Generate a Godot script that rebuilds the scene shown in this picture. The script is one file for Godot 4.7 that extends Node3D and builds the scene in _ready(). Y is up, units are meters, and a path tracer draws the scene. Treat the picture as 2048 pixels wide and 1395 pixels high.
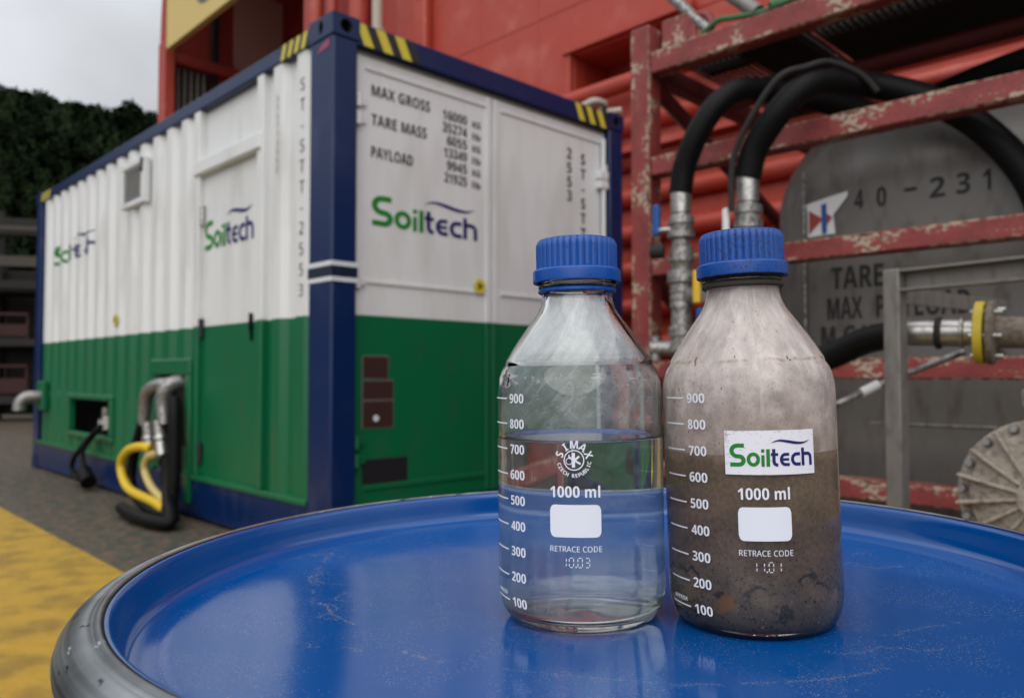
extends Node3D
# A drum lid with two laboratory bottles on a ship's deck, a treatment container and a tank frame behind.

var M := {}
var taken := {}
var rng := RandomNumberGenerator.new()
const EYE := 0.99
const RIM := 0.88          # height of the drum's rim
const LID := 0.8470        # height of the lid's middle
const TURN_C := 0.7713     # the container's turn
const TURN_F := 0.789      # the tank frame's turn
const SPLIT := 1.315       # where white paint meets green


func _ready() -> void:
	rng.seed = 11
	camera_and_light()
	materials()
	setting()
	superstructure()
	cargo_rack()
	container()
	tank_frame()
	frame_hoses()
	pump_stand()
	drum()
	clear_bottle()
	mud_bottle()


func camera_and_light() -> void:
	var env := Environment.new()
	env.tonemap_mode = Environment.TONE_MAPPER_LINEAR
	env.tonemap_exposure = 1.10
	env.background_mode = Environment.BG_SKY
	env.sdfgi_enabled = true
	env.ssao_enabled = true
	env.ssil_enabled = true
	var sky := Sky.new()
	var pano := PanoramaSkyMaterial.new()
	pano.panorama = overcast()
	sky.sky_material = pano
	env.sky = sky
	env.background_energy_multiplier = 1.0
	var we := WorldEnvironment.new()
	we.name = "world_environment"
	we.environment = env
	add_child(we)
	var sun := DirectionalLight3D.new()
	sun.name = "veiled_sun"
	sun.light_energy = 0.5
	sun.light_angular_distance = 80.0
	sun.light_color = Color(1.0, 0.985, 0.96)
	sun.shadow_enabled = true
	sun.sky_mode = DirectionalLight3D.SKY_MODE_LIGHT_ONLY
	add_child(sun)
	sun.look_at_from_position(Vector3(-2.2, 9.5, 11), Vector3.ZERO)
	var cam := Camera3D.new()
	cam.name = "camera"
	add_child(cam)
	cam.position = Vector3(0, EYE, 0)
	cam.rotation.x = atan(50.5 / 1570.0)
	var at := CameraAttributesPhysical.new()
	at.frustum_focal_length = 27.01
	at.frustum_focus_distance = 0.44
	at.frustum_near = 0.05
	at.frustum_far = 4000.0
	at.exposure_aperture = 10.0
	cam.attributes = at
	cam.current = true


func overcast() -> ImageTexture:
	# an overcast sky: brighter towards the zenith, with soft banks of cloud
	var w := 1024
	var h := 512
	var im := Image.create(w, h, false, Image.FORMAT_RGBAF)
	var n := FastNoiseLite.new()
	n.seed = 5
	n.frequency = 1.5
	n.fractal_octaves = 5
	for y in h:
		var el := (0.5 - (y + 0.5) / h) * PI
		for x in w:
			var az := (x + 0.5) / w * TAU
			var d := Vector3(cos(el) * cos(az), sin(el), cos(el) * sin(az))
			var up := maxf(d.y, 0.0)
			var p := d / (up + 0.35)
			var cloud := n.get_noise_3d(p.x * 0.8, p.z * 0.8, 3.0)
			var level := 0.265 * (1.0 + 4.0 * up) * (1.0 + 0.42 * cloud)
			if d.y < 0.0:
				level = 0.25
			im.set_pixel(x, y, Color(level * 0.95, level * 0.985, level * 1.04, 1.0))
	return ImageTexture.create_from_image(im)


# ---------- meshes ----------
class MB:
	var v := PackedVector3Array()
	var n := PackedVector3Array()
	var uv := PackedVector2Array()

	func tri(a: Vector3, b: Vector3, c: Vector3, na: Vector3, nb: Vector3, nc: Vector3, ua := Vector2.ZERO, ub := Vector2.ZERO, uc := Vector2.ZERO) -> void:
		if (b - a).cross(c - a).dot(na + nb + nc) > 0.0:
			v.append_array(PackedVector3Array([a, c, b]))
			n.append_array(PackedVector3Array([na, nc, nb]))
			uv.append_array(PackedVector2Array([ua, uc, ub]))
		else:
			v.append_array(PackedVector3Array([a, b, c]))
			n.append_array(PackedVector3Array([na, nb, nc]))
			uv.append_array(PackedVector2Array([ua, ub, uc]))

	func quad(a: Vector3, b: Vector3, c: Vector3, d: Vector3, nn: Vector3, u0 := Vector2(0, 0), u1 := Vector2(1, 0), u2 := Vector2(1, 1), u3 := Vector2(0, 1)) -> void:
		tri(a, b, c, nn, nn, nn, u0, u1, u2)
		tri(a, c, d, nn, nn, nn, u0, u2, u3)

	# a box from corner to corner with bevelled edges; UVs run in metres along the longest side and 0..1 across it
	func box(lo: Vector3, hi: Vector3, bevel := 0.004, xf := Transform3D()) -> void:
		var size := hi - lo
		var mid := (hi + lo) / 2.0
		var b := minf(bevel, minf(size.x, minf(size.y, size.z)) * 0.3)
		var e := size / 2.0
		var long := e.max_axis_index()
		for axis in 3:
			var i := (axis + 1) % 3
			var j := (axis + 2) % 3
			for s: float in [-1.0, 1.0]:
				var nn := Vector3.ZERO
				nn[axis] = s
				var q: Array[Vector3] = []
				for k: Vector2 in [Vector2(-1, -1), Vector2(1, -1), Vector2(1, 1), Vector2(-1, 1)]:
					var p := Vector3.ZERO
					p[axis] = s * e[axis]
					p[i] = k.x * (e[i] - b)
					p[j] = k.y * (e[j] - b)
					q.append(p)
				var t: Array[Vector2] = []
				for p in q:
					t.append(long_uv(p, e, long, axis))
				_q(q, nn, mid, xf, t)
		if b <= 0.0:
			return
		for axis in 3:      # the twelve chamfers
			var i := (axis + 1) % 3
			var j := (axis + 2) % 3
			for si: float in [-1.0, 1.0]:
				for sj: float in [-1.0, 1.0]:
					var nn := Vector3.ZERO
					nn[i] = si
					nn[j] = sj
					nn = nn.normalized()
					var q: Array[Vector3] = []
					for k: Vector2 in [Vector2(-1, 0), Vector2(1, 0), Vector2(1, 1), Vector2(-1, 1)]:
						var p := Vector3.ZERO
						p[axis] = k.x * (e[axis] - b)
						p[i] = si * (e[i] - (b if k.y == 0 else 0.0))
						p[j] = sj * (e[j] - (0.0 if k.y == 0 else b))
						q.append(p)
					var t: Array[Vector2] = []
					for p in q:
						t.append(Vector2(p[long], 0.0))
					_q(q, nn, mid, xf, t)
		for sx: float in [-1.0, 1.0]:
			for sy: float in [-1.0, 1.0]:
				for sz: float in [-1.0, 1.0]:
					var s := Vector3(sx, sy, sz)
					var nn := (xf.basis * s).normalized()
					tri(xf * (mid + s * (e - Vector3(0, b, b))), xf * (mid + s * (e - Vector3(b, 0, b))), xf * (mid + s * (e - Vector3(b, b, 0))), nn, nn, nn)

	func long_uv(p: Vector3, e: Vector3, long: int, axis: int) -> Vector2:
		var across := 3 - long - axis if axis != long else (long + 1) % 3
		var along := long if axis != long else (long + 2) % 3
		return Vector2(p[along] + e[across] * 7.3 + axis * 3.1, (p[across] / e[across] + 1.0) / 2.0)

	func _q(q: Array[Vector3], nn: Vector3, mid: Vector3, xf: Transform3D, t: Array[Vector2]) -> void:
		var m := (xf.basis * nn).normalized()
		quad(xf * (q[0] + mid), xf * (q[1] + mid), xf * (q[2] + mid), xf * (q[3] + mid), m, t[0], t[1], t[2], t[3])

	# a tube through the points, round and closed at both ends
	func tube(pts: Array, r: Variant, sides := 12, smooth := 0) -> void:
		var line: Array[Vector3] = []
		for p: Vector3 in pts:
			line.append(p)
		var radii: Array[float] = []
		for i in line.size():
			radii.append(r[i] if r is Array else r)
		if smooth > 0:
			var line2: Array[Vector3] = []
			var radii2: Array[float] = []
			for i in line.size() - 1:
				var a := line[maxi(i - 1, 0)]
				var d := line[mini(i + 2, line.size() - 1)]
				for k in smooth:
					var t := k / float(smooth)
					line2.append(line[i].cubic_interpolate(line[i + 1], a, d, t))
					radii2.append(lerpf(radii[i], radii[i + 1], t))
			line2.append(line[-1])
			radii2.append(radii[-1])
			line = line2
			radii = radii2
		var dir := (line[1] - line[0]).normalized()
		var side := dir.cross(Vector3.UP if absf(dir.y) < 0.9 else Vector3.RIGHT).normalized()
		var rings: Array = []
		var walked := 0.0
		for i in line.size():
			var a := (line[i] - line[maxi(i - 1, 0)])
			var b := (line[mini(i + 1, line.size() - 1)] - line[i])
			dir = (a.normalized() + b.normalized()).normalized()
			side = (side - dir * side.dot(dir)).normalized()
			var other := dir.cross(side)
			walked += a.length()
			var ring := []
			for k in sides + 1:
				var t := TAU * k / sides
				var o := side * cos(t) + other * sin(t)
				ring.append([line[i] + o * radii[i], o, Vector2(walked, k / float(sides))])
			rings.append([ring, line[i], dir])
		for i in rings.size() - 1:
			var A: Array = rings[i][0]
			var B: Array = rings[i + 1][0]
			for k in sides:
				tri(A[k][0], B[k][0], B[k + 1][0], A[k][1], B[k][1], B[k + 1][1], A[k][2], B[k][2], B[k + 1][2])
				tri(A[k][0], B[k + 1][0], A[k + 1][0], A[k][1], B[k + 1][1], A[k + 1][1], A[k][2], B[k + 1][2], A[k + 1][2])
		for cap: int in [0, rings.size() - 1]:
			var nn: Vector3 = rings[cap][2] * (-1.0 if cap == 0 else 1.0)
			for k in sides:
				tri(rings[cap][1], rings[cap][0][k][0], rings[cap][0][k + 1][0], nn, nn, nn)

	# a profile of (radius, height) turned round y. flat: angle in degrees above which an edge stays sharp; planar > 0: UVs seen from above, for that radius
	func lathe(profile: Array, segs := 48, xf := Transform3D(), sharp := 40.0, planar := 0.0, from := 0.0, to := TAU, v0 := 0.0, v1 := 0.0) -> void:
		var p: Array[Vector2] = []
		for q: Vector2 in profile:
			if p.is_empty() or p[-1].distance_to(q) > 1e-7:
				p.append(q)
		var nrm: Array[Vector2] = []
		for i in p.size() - 1:
			var d := p[i + 1] - p[i]
			nrm.append(Vector2(d.y, -d.x).normalized())
		var limit := cos(deg_to_rad(sharp))
		for i in p.size() - 1:
			var na := nrm[i]
			var nb := nrm[i]
			if i > 0 and nrm[i - 1].dot(nrm[i]) > limit:
				na = (nrm[i - 1] * p[i].distance_to(p[i - 1]) + nrm[i] * p[i].distance_to(p[i + 1])).normalized()
			if i < p.size() - 2 and nrm[i + 1].dot(nrm[i]) > limit:
				nb = (nrm[i + 1] * p[i + 1].distance_to(p[i + 2]) + nrm[i] * p[i].distance_to(p[i + 1])).normalized()
			for k in segs:
				var t0 := lerpf(from, to, k / float(segs))
				var t1 := lerpf(from, to, (k + 1) / float(segs))
				var q := []
				for e: Array in [[i, t0, na], [i, t1, na], [i + 1, t1, nb], [i + 1, t0, nb]]:
					var c := Vector3(sin(e[1]), 0, cos(e[1]))
					var pos: Vector3 = c * p[e[0]].x + Vector3.UP * p[e[0]].y
					var nn: Vector3 = c * e[2].x + Vector3.UP * e[2].y
					var t := Vector2(e[1] / TAU, p[e[0]].y)
					if v1 > v0:
						t.y = 1.0 - (p[e[0]].y - v0) / (v1 - v0)
					if planar > 0.0:
						t = Vector2(pos.x, pos.z) / (2.0 * planar) + Vector2(0.5, 0.5)
					q.append([xf * pos, (xf.basis * nn).normalized(), t])
				if p[i].x > 1e-7:
					tri(q[0][0], q[1][0], q[2][0], q[0][1], q[1][1], q[2][1], q[0][2], q[1][2], q[2][2])
				if p[i + 1].x > 1e-7:
					tri(q[0][0], q[2][0], q[3][0], q[0][1], q[2][1], q[3][1], q[0][2], q[2][2], q[3][2])

	# a flat outline (x, y) given thickness along z, from z0 to z1
	func prism(poly: PackedVector2Array, z0: float, z1: float, xf := Transform3D()) -> void:
		var t := Geometry2D.triangulate_polygon(poly)
		for i in range(0, t.size(), 3):
			for z: float in [z0, z1]:
				var nn := xf.basis * Vector3(0, 0, -1.0 if z == z0 else 1.0)
				tri(xf * Vector3(poly[t[i]].x, poly[t[i]].y, z), xf * Vector3(poly[t[i + 1]].x, poly[t[i + 1]].y, z), xf * Vector3(poly[t[i + 2]].x, poly[t[i + 2]].y, z), nn, nn, nn, poly[t[i]], poly[t[i + 1]], poly[t[i + 2]])
		var turn := 1.0 if Geometry2D.is_polygon_clockwise(poly) else -1.0
		for i in poly.size():
			var a := poly[i]
			var b := poly[(i + 1) % poly.size()]
			var d := (b - a).normalized()
			var nn := xf.basis * Vector3(-d.y, d.x, 0) * turn
			quad(xf * Vector3(a.x, a.y, z0), xf * Vector3(b.x, b.y, z0), xf * Vector3(b.x, b.y, z1), xf * Vector3(a.x, a.y, z1), nn)

	# triangles in a plane, bent onto a surface by where(point) -> [position, normal]
	func laid(tris: PackedVector2Array, where: Callable) -> void:
		for i in range(0, tris.size() - 2, 3):
			var a: Array = where.call(tris[i])
			var b: Array = where.call(tris[i + 1])
			var c: Array = where.call(tris[i + 2])
			tri(a[0], b[0], c[0], a[1], b[1], c[1], tris[i], tris[i + 1], tris[i + 2])

	# a surface of positions at(i, j); normals from its neighbours
	func sheet(at: Callable, ni: int, nj: int, wrap := false, out := Vector3.ZERO) -> void:
		var P := []
		for i in ni + 1:
			var row := PackedVector3Array()
			for j in nj + 1:
				row.append(at.call(i / float(ni), j / float(nj)))
			P.append(row)
		var N := []
		for i in ni + 1:
			var row := PackedVector3Array()
			for j in nj + 1:
				var i0 := (i - 1 if i > 0 else (ni - 1 if wrap else 0))
				var i1 := (i + 1 if i < ni else (1 if wrap else ni))
				var a: Vector3 = P[i1][j] - P[i0][j]
				var b: Vector3 = P[i][mini(j + 1, nj)] - P[i][maxi(j - 1, 0)]
				var c := a.cross(b).normalized()
				row.append(c)
			N.append(row)
		var flip := 1.0
		if out != Vector3.ZERO:
			flip = signf(N[ni / 2][nj / 2].dot(out if not wrap else P[ni / 2][nj / 2] * Vector3(1, 0, 1)))
		for i in ni:
			for j in nj:
				var q := [[i, j], [i + 1, j], [i + 1, j + 1], [i, j + 1]]
				var e := []
				for k in q:
					e.append([P[k[0]][k[1]], N[k[0]][k[1]] * flip, Vector2(k[0] / float(ni), k[1] / float(nj))])
				tri(e[0][0], e[1][0], e[2][0], e[0][1], e[1][1], e[2][1], e[0][2], e[1][2], e[2][2])
				tri(e[0][0], e[2][0], e[3][0], e[0][1], e[2][1], e[3][1], e[0][2], e[2][2], e[3][2])

	func mesh() -> ArrayMesh:
		var a := []
		a.resize(Mesh.ARRAY_MAX)
		a[Mesh.ARRAY_VERTEX] = v
		a[Mesh.ARRAY_NORMAL] = n
		a[Mesh.ARRAY_TEX_UV] = uv
		var m := ArrayMesh.new()
		m.add_surface_from_arrays(Mesh.PRIMITIVE_TRIANGLES, a)
		return m


func numbered(called: String) -> String:
	taken[called] = taken.get(called, -1) + 1
	return called if taken[called] == 0 else "%s_%03d" % [called, taken[called]]


func thing(called: String, label: String, category: String, at := Vector3.ZERO, turn := 0.0, group := "") -> Node3D:
	var o := Node3D.new()
	o.name = numbered(called)
	add_child(o)
	o.position = at
	o.rotation.y = turn
	o.set_meta("label", label)
	o.set_meta("category", category)
	if group:
		o.set_meta("group", group)
	return o


func part(called: String, b: MB, m: Material, under: Node3D = self, kind := "") -> MeshInstance3D:
	var o := MeshInstance3D.new()
	var k := 0
	var called_now := called
	while under.has_node(NodePath(called_now)):
		k += 1
		called_now = "%s_%03d" % [called, k]
	o.name = called_now
	o.mesh = b.mesh()
	o.material_override = m
	under.add_child(o, true)
	if kind:
		o.set_meta("kind", kind)
	return o


func boxed(called: String, lo: Vector3, hi: Vector3, m: Material, under: Node3D, bevel := 0.004) -> MeshInstance3D:
	var b := MB.new()
	b.box(lo, hi, bevel)
	return part(called, b, m, under)


func piped(called: String, pts: Array, r: Variant, m: Material, under: Node3D, sides := 12, smooth := 0) -> MeshInstance3D:
	var b := MB.new()
	b.tube(pts, r, sides, smooth)
	return part(called, b, m, under)


func turned(axis_from: Vector3, axis_to: Vector3) -> Transform3D:
	# y runs along the axis
	var y := (axis_to - axis_from).normalized()
	var x := y.cross(Vector3.RIGHT if absf(y.x) < 0.8 else Vector3.UP).normalized()
	return Transform3D(Basis(x, y, x.cross(y)), axis_from)


# ---------- lettering ----------
var glyphs := {}

func letters(text: String, bold := true, font := "Droid Sans") -> Array:
	# [triangles with capitals one unit high and the left edge at x = 0, width]
	var key := text + str(bold) + font
	if glyphs.has(key):
		return glyphs[key]
	var f := SystemFont.new()
	f.font_names = PackedStringArray([font])
	f.font_weight = 700 if bold else 400
	var t := TextMesh.new()
	t.font = f
	t.text = text
	t.font_size = 64
	t.depth = 0.0
	t.pixel_size = 0.01
	t.curve_step = 2.0
	var a := t.surface_get_arrays(0)
	var vv: PackedVector3Array = a[Mesh.ARRAY_VERTEX]
	var idx: PackedInt32Array = a[Mesh.ARRAY_INDEX]
	var tris := PackedVector2Array()
	var left := 1e9
	var right := -1e9
	for p in vv:
		left = minf(left, p.x)
		right = maxf(right, p.x)
	t.text = "H"
	var cap := t.get_aabb()
	for i in idx:
		tris.append(Vector2((vv[i].x - left) / cap.size.y, (vv[i].y - cap.position.y) / cap.size.y))
	glyphs[key] = [tris, (right - left) / cap.size.y]
	return glyphs[key]


func write(b: MB, text: String, at: Vector2, height: float, where: Callable, align := 0.0, width := 0.0, bold := true, turn := 0.0) -> void:
	var g := letters(text, bold)
	var sx: float = width / g[1] if width > 0.0 else height
	var out := PackedVector2Array()
	for p: Vector2 in g[0]:
		var q := Vector2((p.x - g[1] * align) * sx, p.y * height)
		out.append(q.rotated(turn) + at)
	b.laid(out, where)


func stroke(out: PackedVector2Array, pts: Array, w: float) -> void:
	# a pen line of even width, its corners mitred
	var n := pts.size()
	var L: Array[Vector2] = []
	var R: Array[Vector2] = []
	for i in n:
		var p: Vector2 = pts[i]
		var a: Vector2 = (p - pts[i - 1]).normalized() if i > 0 else (pts[1] - p).normalized()
		var c: Vector2 = (pts[i + 1] - p).normalized() if i < n - 1 else a
		var m := (a + c).normalized().orthogonal()
		var k := w / 2.0 / maxf(0.4, m.dot(a.orthogonal()))
		L.append(p + m * k)
		R.append(p - m * k)
	for i in n - 1:
		out.append_array(PackedVector2Array([L[i], R[i], R[i + 1], L[i], R[i + 1], L[i + 1]]))


func arc(c: Vector2, rx: float, ry: float, a0: float, a1: float, n := 10) -> Array:
	var out := []
	for i in n + 1:
		var t := deg_to_rad(lerpf(a0, a1, i / float(n)))
		out.append(c + Vector2(cos(t) * rx, sin(t) * ry))
	return out


func logo_green() -> PackedVector2Array:
	# the green half of the word mark, in a field 1.21 wide; the capital is 0.33 high
	var o := PackedVector2Array()
	stroke(o, [Vector2(0.205, 0.302)] + arc(Vector2(0.112, 0.225), 0.083, 0.077, 90, 270) + arc(Vector2(0.128, 0.0885), 0.065, 0.0595, 90, -90) + [Vector2(0.005, 0.029)], 0.058)
	stroke(o, arc(Vector2(0.328, 0.103), 0.067, 0.076, 0, 360, 28), 0.05)
	stroke(o, [Vector2(0.46, 0.0), Vector2(0.46, 0.165)], 0.045)
	stroke(o, [Vector2(0.46, 0.2), Vector2(0.46, 0.248)], 0.045)
	stroke(o, [Vector2(0.532, 0.0), Vector2(0.532, 0.248)], 0.05)
	return o


func logo_blue() -> PackedVector2Array:
	var o := PackedVector2Array()
	stroke(o, [Vector2(0.613, 0.25), Vector2(0.613, 0.07)] + arc(Vector2(0.655, 0.065), 0.04, 0.042, 190, 270, 6) + [Vector2(0.672, 0.023)], 0.046)
	stroke(o, [Vector2(0.57, 0.17), Vector2(0.675, 0.17)], 0.04)
	stroke(o, [Vector2(0.835, 0.17)] + arc(Vector2(0.78, 0.097), 0.062, 0.073, 100, 260, 14) + [Vector2(0.84, 0.023)], 0.044)
	stroke(o, [Vector2(0.735, 0.097), Vector2(0.832, 0.097)], 0.036)
	stroke(o, [Vector2(1.005, 0.17)] + arc(Vector2(0.95, 0.097), 0.066, 0.073, 100, 260, 14) + [Vector2(1.01, 0.023)], 0.046)
	stroke(o, [Vector2(1.052, 0.0), Vector2(1.05, 0.252)], 0.046)
	stroke(o, [Vector2(1.06, 0.17)] + [Vector2(1.12, 0.17)] + arc(Vector2(1.125, 0.115), 0.055, 0.055, 80, 0, 6) + [Vector2(1.182, 0.0)], 0.046)
	# the wave above
	var mid: Array[Vector2] = [Vector2(0.50, 0.29), Vector2(0.568, 0.330), Vector2(0.68, 0.367), Vector2(0.81, 0.353), Vector2(0.95, 0.328), Vector2(1.07, 0.327), Vector2(1.18, 0.368), Vector2(1.26, 0.42)]
	for s in range(1, 6):
		for k in 5:
			var q := []
			for t: float in [k / 5.0, (k + 1) / 5.0]:
				var c := mid[s].cubic_interpolate(mid[s + 1], mid[s - 1], mid[s + 2], t)
				var half := 0.0205 * pow(sin(PI * clampf((s - 1 + t) / 5.0, 0.0, 1.0)), 0.9)
				q.append(c + Vector2(0, half))
				q.append(c - Vector2(0, half))
			o.append_array(PackedVector2Array([q[0], q[1], q[3], q[0], q[3], q[2]]))
	return o


func on_plane(o: Vector3, ex: Vector3, ey: Vector3) -> Callable:
	var nn := ex.cross(ey).normalized()
	return func(p: Vector2) -> Array: return [o + ex * p.x + ey * p.y, nn]


func fitted(tris: PackedVector2Array, at: Vector2, scale: Vector2, turn := 0.0) -> PackedVector2Array:
	var o := PackedVector2Array()
	for p in tris:
		o.append((p * scale).rotated(turn) + at)
	return o


# ---------- materials ----------
func lin(r: float, g: float, b: float) -> Color:
	return Color(r, g, b).linear_to_srgb()


func mat(called: String, c: Color, rough := 0.6, metal := 0.0) -> StandardMaterial3D:
	var m := StandardMaterial3D.new()
	m.resource_name = called
	m.albedo_color = c
	m.roughness = rough
	m.metallic = metal
	M[called] = m
	return m


func noise_tex(seed_: int, freq: float, stops: Array, size := 512, octaves := 4, cellular := false) -> NoiseTexture2D:
	# stops: [where, colour, ...]
	var n := FastNoiseLite.new()
	n.seed = seed_
	n.frequency = freq
	n.fractal_octaves = octaves
	if cellular:
		n.noise_type = FastNoiseLite.TYPE_CELLULAR
	else:
		n.noise_type = FastNoiseLite.TYPE_SIMPLEX_SMOOTH
	var g := Gradient.new()
	var off := PackedFloat32Array()
	var col := PackedColorArray()
	for i in range(0, stops.size(), 2):
		off.append(stops[i])
		col.append(stops[i + 1])
	g.offsets = off
	g.colors = col
	var t := NoiseTexture2D.new()
	t.width = size
	t.height = size
	t.seamless = true
	t.noise = n
	t.color_ramp = g
	return t


func worn(m: StandardMaterial3D, t: Texture2D, scale: Vector3, world := true) -> void:
	# dirt laid over the base colour where its alpha says so
	m.detail_enabled = true
	m.detail_albedo = t
	m.detail_blend_mode = BaseMaterial3D.BLEND_MODE_MIX
	m.detail_uv_layer = BaseMaterial3D.DETAIL_UV_1
	m.uv1_triplanar = true
	m.uv1_world_triplanar = world
	m.uv1_scale = scale


func bumpy(m: StandardMaterial3D, seed_: int, freq: float, strength: float, size := 512) -> void:
	var t := noise_tex(seed_, freq, [0.0, Color.BLACK, 1.0, Color.WHITE], size, 3)
	t.color_ramp = null
	t.as_normal_map = true
	t.bump_strength = 4.0
	m.normal_enabled = true
	m.normal_texture = t
	m.normal_scale = strength


func flaking() -> ImageTexture:
	# red paint coming off along the edges of a beam: cream primer and rust show
	var w := 1024
	var h := 128
	var im := Image.create(w, h, false, Image.FORMAT_RGB8)
	var a := FastNoiseLite.new()
	a.seed = 3
	a.frequency = 0.03
	a.fractal_octaves = 4
	var c := FastNoiseLite.new()
	c.seed = 8
	c.frequency = 0.0035
	c.fractal_octaves = 3
	var red := Color(0.52, 0.20, 0.20)
	var cream := Color(0.60, 0.48, 0.38)
	var rust := Color(0.30, 0.185, 0.11)
	for y in h:
		var edge := 1.0 - minf(y, h - 1 - y) / (h * 0.5)
		for x in w:
			var t := x / float(w)
			var blend := smoothstep(0.85, 1.0, t)
			var k := lerpf(a.get_noise_2d(x, y), a.get_noise_2d(x - w, y), blend)
			var big := lerpf(c.get_noise_2d(x, y), c.get_noise_2d(x - w, y), blend)
			var v := k * 0.60 + big * 0.80 + pow(edge, 4.0) * 0.42
			var col := red * (1.0 + 0.22 * big + 0.10 * k)
			if v > 0.34:
				col = rust.lerp(cream, smoothstep(0.345, 0.46, v))
				col = col.lerp(Color(0.70, 0.64, 0.60), smoothstep(0.1, 0.4, big) * 0.6)
				if k < -0.08:
					col = rust
			elif v > 0.315 or a.get_noise_2d(x * 2.3 + 500.0, y * 1.1) > 0.47:
				col = rust
			col.a = 1.0
			im.set_pixel(x, y, col)
	return ImageTexture.create_from_image(im)


func materials() -> void:
	var clear := Color(0, 0, 0, 0)
	var m := mat("container_white", lin(0.70, 0.71, 0.715), 0.42)
	worn(m, noise_tex(21, 0.004, [0.0, Color(0.5, 0.47, 0.42, 0.0), 0.52, Color(0.5, 0.47, 0.42, 0.0), 0.9, Color(0.5, 0.46, 0.40, 0.26)]), Vector3(2.2, 0.35, 2.2))
	m = mat("container_green", lin(0.0, 0.115, 0.042), 0.36)
	worn(m, noise_tex(22, 0.006, [0.0, clear, 0.6, Color(0.25, 0.3, 0.22, 0.0), 0.95, Color(0.25, 0.3, 0.22, 0.40)]), Vector3(1.5, 0.5, 1.5))
	m = mat("container_navy", lin(0.001, 0.015, 0.076), 0.30)
	m.metallic_specular = 0.42
	worn(m, noise_tex(23, 0.006, [0.0, clear, 0.62, Color(0.3, 0.3, 0.4, 0.0), 0.95, Color(0.3, 0.3, 0.4, 0.25)]), Vector3(1.5, 0.5, 1.5))
	mat("seal_grey", lin(0.25, 0.24, 0.20), 0.6)
	mat("letter_black", lin(0.008, 0.008, 0.009), 0.6)
	mat("logo_green", lin(0.004, 0.20, 0.016), 0.5)
	mat("logo_blue", lin(0.004, 0.004, 0.12), 0.5)
	mat("hazard_yellow", lin(0.62, 0.52, 0.05), 0.5)
	mat("hazard_black", lin(0.012, 0.012, 0.014), 0.5)
	mat("stripe_white", lin(0.62, 0.66, 0.70), 0.5)
	mat("band_navy", lin(0.0, 0.010, 0.032), 0.4)
	mat("scuff_pink", lin(0.28, 0.06, 0.12), 0.6)
	mat("plate_brown", lin(0.060, 0.028, 0.024), 0.4, 0.3)
	mat("plate_black", lin(0.012, 0.012, 0.016), 0.4)
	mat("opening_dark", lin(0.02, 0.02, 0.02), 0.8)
	m = mat("steel", lin(0.48, 0.47, 0.45), 0.34, 0.9)
	worn(m, noise_tex(24, 0.02, [0.0, clear, 0.5, Color(0.2, 0.17, 0.14, 0.0), 0.8, Color(0.2, 0.17, 0.14, 0.6)]), Vector3(4, 4, 4))
	m = mat("fitting", lin(0.34, 0.33, 0.32), 0.42, 0.65)
	worn(m, noise_tex(25, 0.02, [0.0, clear, 0.45, Color(0.12, 0.10, 0.09, 0.0), 0.7, Color(0.10, 0.09, 0.08, 0.75)]), Vector3(6, 3, 6))
	m = mat("stand_steel", lin(0.22, 0.205, 0.19), 0.5, 0.5)
	worn(m, noise_tex(26, 0.02, [0.0, clear, 0.5, Color(0.28, 0.24, 0.2, 0.0), 0.85, Color(0.28, 0.24, 0.2, 0.5)]), Vector3(3, 1, 3))
	m = mat("rubber", lin(0.0045, 0.0045, 0.005), 0.5)
	m.metallic_specular = 0.25
	mat("hose_yellow", lin(0.62, 0.42, 0.015), 0.45)
	mat("hose_pale_yellow", lin(0.50, 0.40, 0.14), 0.5)
	mat("handle_blue", lin(0.004, 0.07, 0.30), 0.4)
	mat("handle_yellow", lin(0.70, 0.42, 0.02), 0.4)
	mat("flag_red", lin(0.30, 0.035, 0.03), 0.5)
	mat("tag_white", lin(0.7, 0.7, 0.72), 0.5)
	mat("rope_green", lin(0.05, 0.14, 0.06), 0.8)
	m = mat("sign_yellow", lin(0.62, 0.46, 0.16), 0.6)
	mat("sign_letter", lin(0.10, 0.10, 0.13), 0.6)
	m = mat("hull_red", lin(0.37, 0.042, 0.022), 0.5)
	worn(m, noise_tex(28, 0.008, [0.0, Color(0.5, 0.16, 0.12, 0.5), 0.35, Color(0.5, 0.16, 0.12, 0.0), 0.6, Color(0.72, 0.42, 0.38, 0.0), 0.9, Color(0.72, 0.42, 0.38, 0.5)]), Vector3(0.45, 0.3, 0.45))
	m = mat("hull_red_deep", lin(0.34, 0.034, 0.022), 0.5)
	mat("hull_red_lit", lin(0.52, 0.30, 0.27), 0.4)  # red paled to paint in the light on the bay's glossy wall
	m = mat("tube_beige", lin(0.42, 0.36, 0.30), 0.6)
	m = mat("frame_red", Color.WHITE, 0.55)
	m.albedo_texture = flaking()
	m = mat("frame_red_shaded", lin(0.12, 0.012, 0.012), 0.6)  # shaded copy of the frame's red: shade painted into rear and inner members
	m = mat("tank_grey", lin(0.15, 0.141, 0.132), 0.40, 0.25)
	worn(m, noise_tex(29, 0.02, [0.0, Color(0.52, 0.51, 0.5, 0.3), 0.3, Color(0.5, 0.5, 0.5, 0.0), 0.55, Color(0.25, 0.19, 0.13, 0.0), 0.85, Color(0.25, 0.19, 0.13, 0.6)], 512, 4), Vector3(1.5, 0.45, 1.5))
	mat("grating_steel", lin(0.012, 0.010, 0.008), 0.8)
	m = mat("pump_cast", lin(0.31, 0.265, 0.22), 0.65, 0.1)
	worn(m, noise_tex(30, 0.02, [0.0, clear, 0.48, Color(0.2, 0.15, 0.11, 0.0), 0.8, Color(0.2, 0.15, 0.11, 0.75)]), Vector3(7, 7, 7))
	m = mat("valve_cast", lin(0.20, 0.165, 0.13), 0.65, 0.2)
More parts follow.
